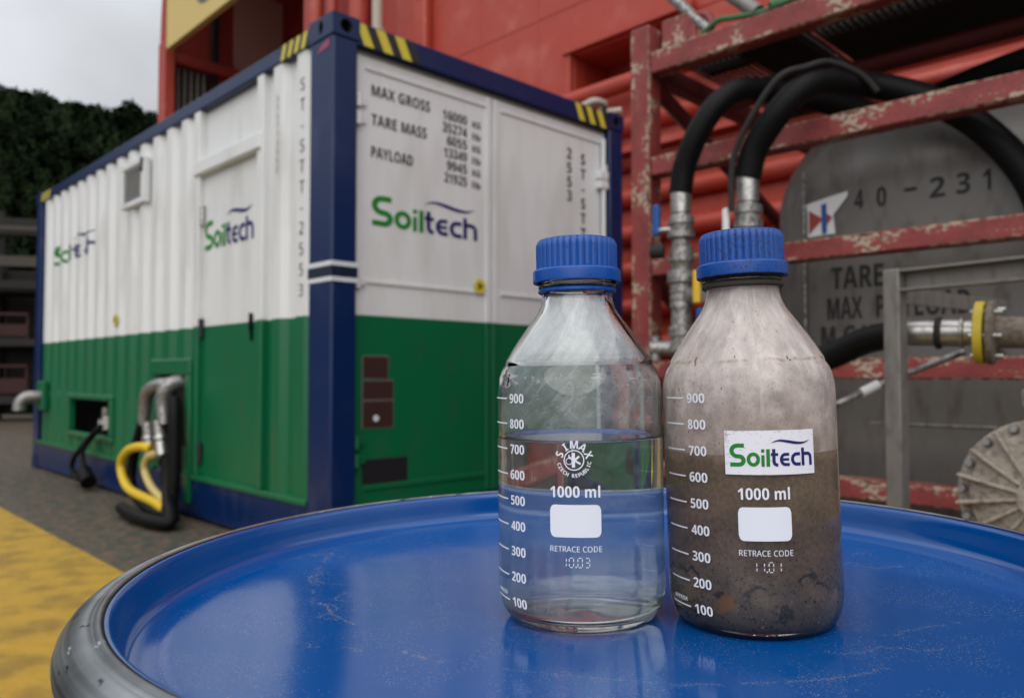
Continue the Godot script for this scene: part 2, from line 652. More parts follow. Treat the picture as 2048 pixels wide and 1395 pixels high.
	worn(m, noise_tex(31, 0.02, [0.0, clear, 0.48, Color(0.16, 0.11, 0.07, 0.0), 0.8, Color(0.16, 0.11, 0.07, 0.75)]), Vector3(7, 7, 7))
	mat("band_yellow", lin(0.55, 0.42, 0.03), 0.5)
	m = mat("deck_paint", lin(0.085, 0.088, 0.062), 0.75)
	m.albedo_color = Color.WHITE
	m.albedo_texture = noise_tex(32, 0.007, [0.0, Color(0.16, 0.185, 0.15), 0.38, Color(0.225, 0.24, 0.19), 0.5, Color(0.295, 0.262, 0.21), 0.6, Color(0.37, 0.28, 0.215), 0.72, Color(0.24, 0.235, 0.19), 1.0, Color(0.15, 0.128, 0.105)], 1024, 5)
	worn(m, noise_tex(33, 0.03, [0.0, Color(0.1, 0.09, 0.08, 0.6), 0.35, Color(0.2, 0.18, 0.15, 0.0), 0.62, Color(0.55, 0.42, 0.34, 0.0), 0.85, Color(0.50, 0.37, 0.29, 0.5)], 512, 5), Vector3(0.8, 0.8, 0.8))
	bumpy(m, 34, 0.03, 0.5)
	m = mat("marking_yellow", lin(0.38, 0.225, 0.012), 0.7)
	worn(m, noise_tex(35, 0.012, [0.0, Color(0.33, 0.25, 0.09, 0.6), 0.32, Color(0.40, 0.30, 0.09, 0.4), 0.52, Color(0.5, 0.38, 0.08, 0.05), 0.75, Color(0.74, 0.54, 0.1, 0.2), 1.0, Color(0.70, 0.53, 0.14, 0.35)], 512, 5), Vector3(0.6, 0.6, 0.6))
	m.normal_enabled = true
	m.normal_texture = M.deck_paint.normal_texture
	m.normal_scale = 0.4
	m = mat("water_sea", lin(0.02, 0.03, 0.035), 0.15)
	bumpy(m, 36, 0.03, 0.6)
	m.uv1_triplanar = true
	m.uv1_world_triplanar = true
	m.uv1_scale = Vector3(0.05, 0.05, 0.05)
	m = mat("hill_ground", lin(0.014, 0.016, 0.010), 1.0)
	worn(m, noise_tex(37, 0.01, [0.0, clear, 0.55, Color(0.3, 0.25, 0.21, 0.0), 0.75, Color(0.22, 0.19, 0.17, 0.9)]), Vector3(0.02, 0.02, 0.02))
	m = mat("foliage", Color.WHITE, 1.0)
	m.specular_mode = BaseMaterial3D.SPECULAR_DISABLED
	m.vertex_color_use_as_albedo = true
	m = mat("rack_dark", lin(0.012, 0.010, 0.009), 0.8)
	mat("rack_beige", lin(0.05, 0.042, 0.032), 0.7)
	mat("rack_red", lin(0.03, 0.0025, 0.002), 0.7)
	# the drum
	m = mat("lid_blue", Color.WHITE, 0.13)
	m.albedo_texture = lid_picture()
	m.metallic_specular = 0.6
	bumpy(m, 38, 0.012, 0.035, 512)
	m = mat("drum_blue", lin(0.002, 0.05, 0.24), 0.25)
	m = mat("zinc", lin(0.44, 0.47, 0.49), 0.36, 0.85)
	m.albedo_color = Color.WHITE
	m.albedo_texture = zinc_picture()
	# the bottles
	m = mat("cap_blue", lin(0.0, 0.068, 0.34), 0.33)
	m.subsurf_scatter_enabled = false
	worn(m, noise_tex(39, 0.03, [0.0, clear, 0.80, Color(0.1, 0.08, 0.06, 0.0), 0.85, Color(0.12, 0.1, 0.08, 0.85), 1.0, Color(0.1, 0.08, 0.06, 0.9)], 512, 5), Vector3(9, 9, 9), false)
	m = mat("cap_blue_dirty", lin(0.0, 0.062, 0.315), 0.38)
	worn(m, noise_tex(40, 0.07, [0.0, clear, 0.64, Color(0.1, 0.08, 0.06, 0.0), 0.70, Color(0.10, 0.08, 0.06, 0.85), 1.0, Color(0.2, 0.15, 0.1, 0.9)], 512, 5), Vector3(12, 9, 12), false)
	m = mat("clear_glass", Color(0.985, 0.995, 0.99, 0.0), 0.0)
	m.refraction_enabled = true
	m.refraction_scale = 0.05
	m.transparency = BaseMaterial3D.TRANSPARENCY_ALPHA
	m = mat("clear_water", Color(0.985, 0.992, 0.998, 0.0), 0.0)
	m.refraction_enabled = true
	m.refraction_scale = 0.033
	m.transparency = BaseMaterial3D.TRANSPARENCY_ALPHA
	mat("print_white", lin(0.80, 0.80, 0.84), 0.55)
	m = mat("mist", Color.WHITE, 0.6)
	m.albedo_texture = mist_picture()
	m.transparency = BaseMaterial3D.TRANSPARENCY_ALPHA
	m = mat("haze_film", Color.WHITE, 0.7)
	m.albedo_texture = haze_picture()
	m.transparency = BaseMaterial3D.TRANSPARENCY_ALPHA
	m = mat("refracted_sky_film", Color(0.95, 0.98, 0.97, 0.20), 0.8)  # pale film painting in sky light refracted through the bottle's base
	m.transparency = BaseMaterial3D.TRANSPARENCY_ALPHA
	m = mat("mud", Color.WHITE, 0.6)
	m.albedo_texture = mud_picture()
	m = mat("residue", Color.WHITE, 0.6)
	m.albedo_texture = residue_picture()
	m = mat("sticker_paper", Color.WHITE, 0.45)
	m.albedo_texture = sticker_picture()
	mat("grime", lin(0.03, 0.022, 0.017), 0.7)


# ---------- computed pictures: colour, print and wear only ----------
func lid_picture() -> ImageTexture:
	var w := 2048
	var im := Image.create(w, w, false, Image.FORMAT_RGB8)
	im.fill(Color(0.0, 0.285, 0.555))
	var r := RandomNumberGenerator.new()
	r.seed = 77
	var n := FastNoiseLite.new()
	n.seed = 4
	n.frequency = 0.004
	n.fractal_octaves = 3
	var dust := func(x: float, y: float, strength: float) -> void:
		var c := Color(0.66, 0.36, 0.38).lerp(Color(0.86, 0.82, 0.86), pow(r.randf(), 1.8))
		if r.randf() < 0.06:
			c = Color(0.05, 0.04, 0.05)
		var xi := int(x)
		var yi := int(y)
		if Vector2(x / w - 0.5, y / w - 0.5).length() < 0.438:
			im.set_pixel(xi, yi, im.get_pixel(xi, yi).lerp(c, strength))
			if r.randf() < 0.62:
				im.set_pixel(xi + 1, yi, im.get_pixel(xi + 1, yi).lerp(c, strength * 0.8))
				im.set_pixel(xi, yi + 1, im.get_pixel(xi, yi + 1).lerp(c, strength * 0.6))
	for i in 150000:
		var x := r.randf() * w
		var y := r.randf() * w
		if n.get_noise_2d(x, y) + 0.45 * r.randf() > 0.20:
			dust.call(x, y, r.randf_range(0.25, 0.95))
	# crooked scratches where the lid has been dragged over grit: from, to, wander, thickness
	var lines := [
		[Vector2(-0.238, -0.105), Vector2(-0.205, -0.137), 0.003, 110], [Vector2(-0.205, -0.137), Vector2(-0.206, -0.072), 0.004, 240], [Vector2(-0.206, -0.072), Vector2(-0.188, -0.013), 0.004, 260], [Vector2(-0.188, -0.013), Vector2(-0.154, 0.039), 0.004, 330],
		[Vector2(-0.200, -0.090), Vector2(-0.160, 0.010), 0.020, 420], [Vector2(-0.19, -0.02), Vector2(-0.165, 0.03), 0.012, 200], [Vector2(-0.22, -0.05), Vector2(-0.235, -0.03), 0.004, 60],
		[Vector2(-0.119, 0.084), Vector2(-0.094, 0.101), 0.003, 130], [Vector2(-0.150, 0.075), Vector2(-0.140, 0.085), 0.004, 60], [Vector2(-0.175, 0.07), Vector2(-0.165, 0.08), 0.004, 60],
		[Vector2(-0.065, 0.112), Vector2(-0.024, 0.125), 0.002, 110], [Vector2(-0.024, 0.125), Vector2(0.019, 0.138), 0.002, 130], [Vector2(0.019, 0.138), Vector2(0.089, 0.136), 0.002, 240], [Vector2(0.089, 0.136), Vector2(0.121, 0.125), 0.003, 120],
		[Vector2(0.14, 0.08), Vector2(0.19, 0.06), 0.008, 160], [Vector2(0.13, -0.10), Vector2(0.22, -0.06), 0.014, 320], [Vector2(0.15, -0.16), Vector2(0.21, -0.10), 0.014, 260], [Vector2(0.10, 0.10), Vector2(0.16, 0.10), 0.012, 160],
	]
	for i in 900:      # grit caught along the bead at the foot of the wall
		var t := lerpf(-2.6, -0.6, r.randf())
		if n.get_noise_2d(t * 300.0, 7.0) > -0.1:
			var q := Vector2(cos(t), sin(t)) * (0.2545 + r.randfn(0.0, 0.0012))
			dust.call((q.x / 0.6 + 0.5) * w, (q.y / 0.6 + 0.5) * w, r.randf_range(0.2, 0.6))
	var wander := FastNoiseLite.new()
	wander.frequency = 0.02
	for l: Array in lines:
		var a: Vector2 = l[0]
		var b: Vector2 = l[1]
		var nn := (b - a).orthogonal().normalized()
		for i: int in l[3] * 6:
			var t := r.randf()
			if wander.get_noise_2d(t * 160.0, a.x * 900.0) < -0.25:
				continue
			var p: Vector2 = a.lerp(b, t) + nn * (wander.get_noise_2d(t * 90.0, a.y * 3000.0) * l[2] * 1.3 + r.randfn(0.0, 0.0007 if r.randf() < 0.5 else 0.0034))
			dust.call((p.x / 0.6 + 0.5) * w, (p.y / 0.6 + 0.5) * w, r.randf_range(0.12, 0.55))
	im.generate_mipmaps()
	return ImageTexture.create_from_image(im)


func zinc_picture() -> ImageTexture:
	# u runs round the ring, v across it
	var w := 2048
	var h := 64
	var im := Image.create(w, h, false, Image.FORMAT_RGB8)
	var a := FastNoiseLite.new()
	a.frequency = 0.01
	a.fractal_octaves = 5
	for y in h:
		for x in w:
			var k := a.get_noise_3d(x * 0.25, y * 4.0, 0.0) * 0.10 + a.get_noise_3d(x * 1.6, y * 1.6, 50.0) * 0.10 + a.get_noise_3d(x * 0.12, y * 20.0, 90.0) * 0.12
			var v := 0.55 + k * 1.5 - (0.16 if (y > 44 and y < 50) or (y > 53 and y < 56) else 0.0)
			im.set_pixel(x, y, Color(v * 0.97, v, v * 1.02))
	var r := RandomNumberGenerator.new()
	r.seed = 9
	for i in 220:
		var x := r.randi_range(0, w - 14)
		var y := r.randi_range(0, h - 2)
		var light := r.randf() < 0.4
		for k in r.randi_range(2, 12):
			im.set_pixel(x + k, mini(y + k / 5, h - 1), Color(0.9, 0.92, 0.93) if light else Color(0.16, 0.165, 0.17))
	return ImageTexture.create_from_image(im)


func mist_picture() -> ImageTexture:
	# condensation on the inside of the clear bottle, from the water up to the neck (v downwards, u round; u = 0 at the print)
	var w := 1024
	var h := 512
	var im := Image.create(w, h, false, Image.FORMAT_RGBA8)
	var a := FastNoiseLite.new()
	a.seed = 2
	a.frequency = 0.02
	a.fractal_octaves = 5
	var s := FastNoiseLite.new()
	s.seed = 6
	s.frequency = 0.03
	s.fractal_octaves = 3
	for y in h:
		var up := 1.0 - y / float(h)          # 0 at the water, 1 at the neck
		var cone := smoothstep(0.50, 0.60, up)
		for x in w:
			var k := a.get_noise_2d(x, y)
			var fine := a.get_noise_2d(x * 4.0, y * 4.0)
			var streak := s.get_noise_2d(x * 1.0 + y * 0.5, y * 0.06)
			var v := lerpf(0.22, 0.58, cone) + k * 0.10 + fine * 0.09 + streak * 0.14 + 0.10 * maxf(0.0, s.get_noise_2d(x * 3.0 + y * 1.6, y * 0.25 + 90.0))
			v *= 1.0 - 0.75 * smoothstep(0.10, 0.0, up)
			v += 0.12 * exp(-pow((up - 0.545) / 0.012, 2.0))
			v -= 0.16 * exp(-pow((up - 0.47) / 0.05, 2.0))
			im.set_pixel(x, y, Color(0.93, 0.935, 0.95, clampf(v, 0.03, 0.85)))
	return ImageTexture.create_from_image(im)


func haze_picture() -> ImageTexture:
	# faint wiped streaks and a pale film below the water line, denser lower down
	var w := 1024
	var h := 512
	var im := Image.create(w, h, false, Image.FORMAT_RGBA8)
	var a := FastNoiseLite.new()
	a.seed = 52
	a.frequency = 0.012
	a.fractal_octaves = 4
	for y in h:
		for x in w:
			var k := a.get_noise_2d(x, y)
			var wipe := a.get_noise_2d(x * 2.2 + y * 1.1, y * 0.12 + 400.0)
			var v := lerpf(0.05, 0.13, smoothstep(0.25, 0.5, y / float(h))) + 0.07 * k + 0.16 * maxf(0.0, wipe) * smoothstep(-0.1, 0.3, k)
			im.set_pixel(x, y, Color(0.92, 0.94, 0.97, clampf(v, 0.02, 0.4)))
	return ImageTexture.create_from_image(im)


func mud_picture() -> ImageTexture:
	# drilling slop seen through the glass: settled grit at the foot, specks throughout (v = 0 at 0.103 m, v = 1 at the foot)
	var w := 2048
	var h := 660
	var im := Image.create(w, h, false, Image.FORMAT_RGB8)
	var a := FastNoiseLite.new()
	a.seed = 12
	a.frequency = 0.006
	a.fractal_octaves = 5
	for y in h:
		var z := (1.0 - y / float(h)) * 0.103
		for x in w:
			var k := a.get_noise_2d(x, y)
			var f := a.get_noise_2d(x * 7.0, y * 7.0)
			var c := Color(0.455, 0.380, 0.310).lerp(Color(0.535, 0.445, 0.365), smoothstep(0.03, 0.095, z + k * 0.012))
			c = c.lerp(Color(0.68, 0.575, 0.485), smoothstep(0.094, 0.099, z + k * 0.004) * 0.8)
			c = c.lerp(Color(0.35, 0.30, 0.262), smoothstep(0.032, 0.012, z + k * 0.015))
			var seam := absf(z - 0.0285 - k * 0.012 - 0.004 * sin(x * 0.012))
			c = c.lerp(Color(0.14, 0.13, 0.12), 0.75 * smoothstep(0.0030, 0.0004, seam) * smoothstep(-0.35, 0.15, f + k))
			c = c * (1.0 + 0.14 * k + 0.15 * f)
			c.a = 1.0
			im.set_pixel(x, y, c)
	var r := RandomNumberGenerator.new()
	r.seed = 31
	for i in 14000:      # grains and bubbles
		var x := r.randi_range(4, w - 5)
		var y := int(pow(r.randf(), 0.75) * (h - 8)) + 4
		var low := y / float(h)
		var size := 0.6 + pow(r.randf(), 6.0) * (1.2 + 5.0 * low * low)
		var c := Color(0.10, 0.09, 0.085) if r.randf() < 0.8 else Color(0.56, 0.48, 0.42)
		blot(im, x, y, size, size, c, r.randf_range(0.35, 0.95))
	# a pale brown stone, a dark clump and a light smear at the foot
	for i in 70:
		blot(im, int(w - 150 + r.randfn(0, 22)), int(h - 135 + r.randfn(0, 17)), 13, 11, Color(0.52, 0.35, 0.19), 0.5)
		blot(im, int(w - 118 + r.randfn(0, 15)), int(h - 85 + r.randfn(0, 9)), 9, 7, Color(0.36, 0.32, 0.28), 0.35)
		blot(im, int(w - 175 + r.randfn(0, 8)), int(h - 160 + r.randfn(0, 6)), 6, 5, Color(0.08, 0.075, 0.07), 0.3)
		blot(im, int(62 + r.randfn(0, 13)), int(h - 105 + r.randfn(0, 13)), 6, 6, Color(0.06, 0.058, 0.055), 0.5)
		blot(im, int(w - 375 + r.randfn(0, 32)), int(h - 190 + r.randfn(0, 18)), 13, 10, Color(0.52, 0.48, 0.44), 0.14)
	return ImageTexture.create_from_image(im)


func blot(im: Image, x: int, y: int, rx: float, ry: float, c: Color, strength: float) -> void:
	for dy in range(-ceili(ry), ceili(ry) + 1):
		for dx in range(-ceili(rx), ceili(rx) + 1):
			var d := Vector2(dx / rx, dy / ry).length()
			var px := x + dx
			var py := y + dy
			if d < 1.2 and px >= 0 and py >= 0 and px < im.get_width() and py < im.get_height():
				im.set_pixel(px, py, im.get_pixel(px, py).lerp(c, strength * smoothstep(1.2, 0.6, d)))


func residue_picture() -> ImageTexture:
	# the film of dried slop on the inside of the second bottle (v = 0 at the neck, 0.205 m; v = 1 at 0.0995 m)
	var w := 2048
	var h := 660
	var im := Image.create(w, h, false, Image.FORMAT_RGB8)
	var a := FastNoiseLite.new()
	a.seed = 15
	a.frequency = 0.008
	a.fractal_octaves = 5
	var f := FastNoiseLite.new()
	f.seed = 16
	f.frequency = 0.06
	f.fractal_octaves = 3
	f.fractal_type = FastNoiseLite.FRACTAL_RIDGED
	for y in h:
		var z := lerpf(0.205, 0.0995, y / float(h))
		for x in w:
			var k := a.get_noise_2d(x, y)
			var g := f.get_noise_2d(x, y * 0.75)
			var c := Color(0.885, 0.83, 0.81).lerp(Color(0.83, 0.755, 0.715), smoothstep(0.15, 0.11, z + k * 0.02))  # paler towards the neck: light from above painted into the film
			c = c.lerp(Color(0.77, 0.695, 0.645), smoothstep(0.112, 0.0995, z + k * 0.006) * 0.8)
			c = c * (1.0 + 0.13 * k + 0.05 * a.get_noise_2d(x * 2.0 + 900.0, y * 0.10) + 0.09 * a.get_noise_2d(x * 2.4 + 300.0, y * 2.4))
			c = c.lerp(Color(0.97, 0.94, 0.92), 0.42 * smoothstep(0.55, 0.95, g) * (0.45 + 0.55 * smoothstep(0.16, 0.135, z)))
			c = c.lerp(Color(0.42, 0.35, 0.31), 0.22 * smoothstep(0.2, -0.75, g))
			var line := absf(z - 0.1512 - k * 0.0012)
			c = c.lerp(Color(0.50, 0.41, 0.31), 0.5 * smoothstep(0.0013, 0.0001, line) * smoothstep(-0.1, 0.5, a.get_noise_2d(x * 1.6, 70.0) + 0.4 * g))
			c.a = 1.0
			im.set_pixel(x, y, c)
	var r := RandomNumberGenerator.new()
	r.seed = 17
	for i in 620:
		var x := r.randi_range(4, w - 5)
		var y := r.randi_range(30, h - 5)
		var size := 0.7 + pow(r.randf(), 5.0) * 2.6
		blot(im, x, y, size, size * r.randf_range(0.7, 1.6), Color(0.26, 0.19, 0.14) if r.randf() < 0.7 else Color(0.50, 0.33, 0.18), r.randf_range(0.3, 0.9))
	for q: Array in [[w - 270, 330, 6, 12, Color(0.52, 0.33, 0.18)], [w - 265, 345, 4, 9, Color(0.55, 0.36, 0.2)], [130, 330, 4, 7, Color(0.2, 0.15, 0.11)], [140, 338, 6, 3, Color(0.25, 0.19, 0.14)], [40, 120, 2, 26, Color(0.42, 0.36, 0.33)], [42, 165, 3, 3, Color(0.08, 0.07, 0.06)], [47, 178, 3, 3, Color(0.1, 0.08, 0.07)], [w - 330, 430, 3, 8, Color(0.42, 0.33, 0.24)]]:
		blot(im, q[0], q[1], q[2], q[3], q[4], 0.75)
	return ImageTexture.create_from_image(im)


func sticker_picture() -> ImageTexture:
	var w := 640
	var h := 320
	var im := Image.create(w, h, false, Image.FORMAT_RGB8)
	im.fill(Color(0.915, 0.905, 0.925))
	var r := RandomNumberGenerator.new()
	r.seed = 19
	for i in 110:      # fine brown smears
		var x := pow(r.randf(), 1.6) * w
		var y := pow(r.randf(), 1.8) * h
		var c := Color(0.42, 0.27, 0.18)
		var k := r.randf_range(0.1, 0.5)
		for t in r.randi_range(1, 16):
			blot(im, int(x + t * 1.6), int(y + t * 0.35), 1.5, 1.3, c, k)
	for i in 40:
		blot(im, int(absf(r.randfn(0, 16)) + 4), int(40 + r.randfn(0, 24)), 2.6, 2.6, Color(0.3, 0.2, 0.14), 0.5)
		blot(im, int(w - 5 - absf(r.randfn(0, 9))), int(r.randf() * h), 1.2, 1.2, Color(0.5, 0.42, 0.36), 0.3)
	return ImageTexture.create_from_image(im)


# ---------- drum ----------
func drum() -> void:
	var t := thing("steel_drum", "blue steel drum with galvanised closing ring carrying the two bottles", "drum", Vector3(0.059, 0, -0.505) - Vector3(0, 0.0026, 0))
	t.basis = Basis(Vector3(0, 0, 1), 0.0213) * Basis(Vector3(1, 0, 0), -0.0076)      # the deck under it slopes a little
	t.position -= t.basis * Vector3(0, 0.88, 0) - Vector3(0, 0.88, 0)
	var b := MB.new()
	var p := [Vector2(0.0, LID)]
	for i in range(1, 15):
		var r := 0.236 * i / 14.0
		p.append(Vector2(r, LID + 0.0080 * pow(r / 0.268, 3.5)))
	for q: Vector2 in [Vector2(0.246, 0.8535), Vector2(0.2515, 0.8540), Vector2(0.256, 0.8547), Vector2(0.2605, 0.8545), Vector2(0.2670, 0.8546), Vector2(0.2725, 0.8556), Vector2(0.2760, 0.8575), Vector2(0.2778, 0.8610), Vector2(0.2786, 0.8660), Vector2(0.2792, 0.8720), Vector2(0.2799, 0.8765), Vector2(0.2812, 0.8787), Vector2(0.2826, 0.8793), Vector2(0.2850, 0.8794)]:
		p.append(q)
	p.reverse()      # from the rim inwards, so that the upper face is the outer one
	b.lathe(p, 180, Transform3D(), 50.0, 0.3)
	part("lid", b, M.lid_blue, t)
	b = MB.new()
	b.lathe([Vector2(0.2850, 0.8796), Vector2(0.2843, 0.8800), Vector2(0.2836, 0.8797), Vector2(0.2834, 0.8786)], 160)
	part("gasket", b, M.rubber, t)
	b = MB.new()
	b.lathe([Vector2(0.2870, 0.8550), Vector2(0.2943, 0.8545), Vector2(0.2994, 0.8560), Vector2(0.3030, 0.8590), Vector2(0.3049, 0.8630), Vector2(0.3052, 0.8665), Vector2(0.3040, 0.8705), Vector2(0.3015, 0.8740), Vector2(0.2982, 0.8768), Vector2(0.2947, 0.8787), Vector2(0.2924, 0.8794), Vector2(0.2915, 0.8790), Vector2(0.2904, 0.8792), Vector2(0.2892, 0.8800), Vector2(0.2884, 0.8797), Vector2(0.2878, 0.8802), Vector2(0.2866, 0.8808), Vector2(0.2855, 0.8807), Vector2(0.2848, 0.8801), Vector2(0.2846, 0.8793)], 200, Transform3D(), 45.0, 0.0, 0.0, TAU, 0.852, 0.883)
	part("closing_ring", b, M.zinc, t)
	b = MB.new()
	var shell := [Vector2(0.0, 0.012), Vector2(0.276, 0.012), Vector2(0.28, 0.0), Vector2(0.288, 0.0), Vector2(0.288, 0.010), Vector2(0.2855, 0.016)]
	for y: float in [0.29, 0.58]:
		shell.append_array([Vector2(0.2855, y - 0.02), Vector2(0.290, y - 0.012), Vector2(0.2945, y), Vector2(0.290, y + 0.012), Vector2(0.2855, y + 0.02)])
	shell.append_array([Vector2(0.2855, 0.857), Vector2(0.2868, 0.8585)])
	b.lathe(shell, 120)
	part("shell", b, M.drum_blue, t)
	b = MB.new()      # the lever that closes the ring, on the near side
	b.box(Vector3(-0.06, 0.858, 0.305), Vector3(0.06, 0.872, 0.311), 0.002)
	b.tube([Vector3(-0.05, 0.865, 0.313), Vector3(0.05, 0.865, 0.313)], 0.004, 8)
	part("lever", b, M.zinc, t)


# ---------- bottles ----------
func glass_outer() -> Array:
	return [Vector2(0, 0.0035), Vector2(0.020, 0.0028), Vector2(0.034, 0.0012), Vector2(0.038, 0.0003), Vector2(0.0400, 0.0), Vector2(0.0425, 0.0005), Vector2(0.0450, 0.0020), Vector2(0.0470, 0.0044), Vector2(0.0486, 0.0080), Vector2(0.0498, 0.0130), Vector2(0.0504, 0.0180), Vector2(0.0505, 0.0230), Vector2(0.0505, 0.1320), Vector2(0.0504, 0.1360), Vector2(0.0499, 0.1400), Vector2(0.0490, 0.1437), Vector2(0.0477, 0.1470), Vector2(0.0464, 0.1492), Vector2(0.0457, 0.1500), Vector2(0.0454, 0.1506), Vector2(0.0453, 0.1516), Vector2(0.0449, 0.1528), Vector2(0.0440, 0.1543), Vector2(0.0404, 0.1602), Vector2(0.0363, 0.1665), Vector2(0.0308, 0.1742), Vector2(0.0272, 0.1790), Vector2(0.0246, 0.1829), Vector2(0.0228, 0.1868), Vector2(0.0218, 0.1905), Vector2(0.0214, 0.1940), Vector2(0.0220, 0.1966), Vector2(0.0236, 0.1978), Vector2(0.0240, 0.1990), Vector2(0.0234, 0.2002), Vector2(0.0216, 0.2012), Vector2(0.0212, 0.2040), Vector2(0.0212, 0.2240)]


func glass_inner() -> Array:      # from the neck down
	return [Vector2(0.0172, 0.2240), Vector2(0.0172, 0.1950), Vector2(0.0177, 0.1905), Vector2(0.0190, 0.1862), Vector2(0.0215, 0.1815), Vector2(0.0247, 0.1770), Vector2(0.0284, 0.1722), Vector2(0.0340, 0.1646), Vector2(0.0382, 0.1584), Vector2(0.0420, 0.1522), Vector2(0.0432, 0.1500), Vector2(0.0448, 0.1475), Vector2(0.0462, 0.1448), Vector2(0.0472, 0.1420), Vector2(0.0479, 0.1390), Vector2(0.0482, 0.1355), Vector2(0.0483, 0.1320), Vector2(0.0483, 0.0200), Vector2(0.0480, 0.0150), Vector2(0.0470, 0.0110), Vector2(0.0452, 0.0082), Vector2(0.0425, 0.0066), Vector2(0.0390, 0.0060), Vector2(0.0340, 0.0062), Vector2(0.0200, 0.0076), Vector2(0, 0.0084)]


func grown(profile: Array, by: float) -> Array:
	# the inner profile, from the foot up, pushed into the glass by that much
	var q := profile.duplicate()
	q.reverse()
	var o := []
	for i in q.size():
		var d: Vector2 = (q[mini(i + 1, q.size() - 1)] - q[maxi(i - 1, 0)]).normalized()
		var p: Vector2 = q[i] + Vector2(d.y, -d.x) * by
		o.append(Vector2(maxf(p.x, 0.0) if i > 0 else 0.0, p.y))
	return o


func up_to(profile: Array, y0: float, y1: float) -> Array:
	# the stretch of an upward profile between two heights
	var o := []
	for i in profile.size() - 1:
		var a: Vector2 = profile[i]
		var b: Vector2 = profile[i + 1]
		if b.y < y0 or a.y > y1 or b.y <= a.y:
			continue
		var t0 := clampf((y0 - a.y) / (b.y - a.y), 0, 1)
		var t1 := clampf((y1 - a.y) / (b.y - a.y), 0, 1)
		if o.is_empty():
			o.append(a.lerp(b, t0))
		o.append(a.lerp(b, t1))
	return o


func bottle(label: String, at: Vector3, yaw: float, lean: float, cap_paint: Material) -> Node3D:
	var t := thing("laboratory_bottle", label, "bottle", at)
	t.basis = Basis(Vector3(0, 0, 1), lean) * Basis(Vector3.UP, yaw)
	var b := MB.new()
	b.lathe(glass_outer() + glass_inner(), 160, Transform3D(), 55.0)
	part("glass", b, M.clear_glass, t)
	var cap := Node3D.new()
	cap.name = "screw_cap"
	t.add_child(cap)
	b = MB.new()
	b.lathe([Vector2(0.0245, 0.2015), Vector2(0.0268, 0.2012), Vector2(0.0272, 0.2018), Vector2(0.0272, 0.2078), Vector2(0.0269, 0.2086), Vector2(0.0262, 0.2092), Vector2(0.0252, 0.2094), Vector2(0.0240, 0.2096)], 120)
	part("skirt", b, cap_paint, cap)
	b = MB.new()
	var grip := func(u: float, v: float) -> Vector3:
		var ang := u * TAU
		var y := lerpf(0.2085, 0.2270, v)
		var top := smoothstep(0.2240, 0.2270, y)
		var groove := 1.0 - pow(absf(cos(ang * 18.0)), 0.5)
		var r := 0.0251 - 0.0012 * groove * (1.0 - top * 0.6) - 0.0012 * top * top
		return Vector3(sin(ang) * r, y, cos(ang) * r)
	b.sheet(grip, 720, 8, true, Vector3.ONE)
	part("grip", b, cap_paint, cap)
	b = MB.new()
	b.lathe([Vector2(0.0239, 0.2269), Vector2(0.0234, 0.2275), Vector2(0.0222, 0.2278), Vector2(0.018, 0.2279), Vector2(0, 0.2279)], 120)
	part("cap_top", b, cap_paint, cap)
	return t


func on_bottle(p: Vector2, out := 0.0003) -> Array:
	# arc length from the print's middle and height -> a point on the straight part of the glass
	var r := 0.0505
	if p.y < 0.023:
		r = 0.0505 - 0.0055 * pow((0.023 - p.y) / 0.023, 2.6)
	var a := p.x / 0.0505
	return [Vector3(sin(a) * (r + out), p.y, cos(a) * (r + out)), Vector3(sin(a), 0, cos(a))]


func rect_tris(x0: float, y0: float, x1: float, y1: float, nx := 1) -> PackedVector2Array:
	var o := PackedVector2Array()
	for i in nx:
		var a := lerpf(x0, x1, i / float(nx))
		var b := lerpf(x0, x1, (i + 1) / float(nx))
		o.append_array(PackedVector2Array([Vector2(a, y0), Vector2(b, y0), Vector2(b, y1), Vector2(a, y0), Vector2(b, y1), Vector2(a, y1)]))
	return o


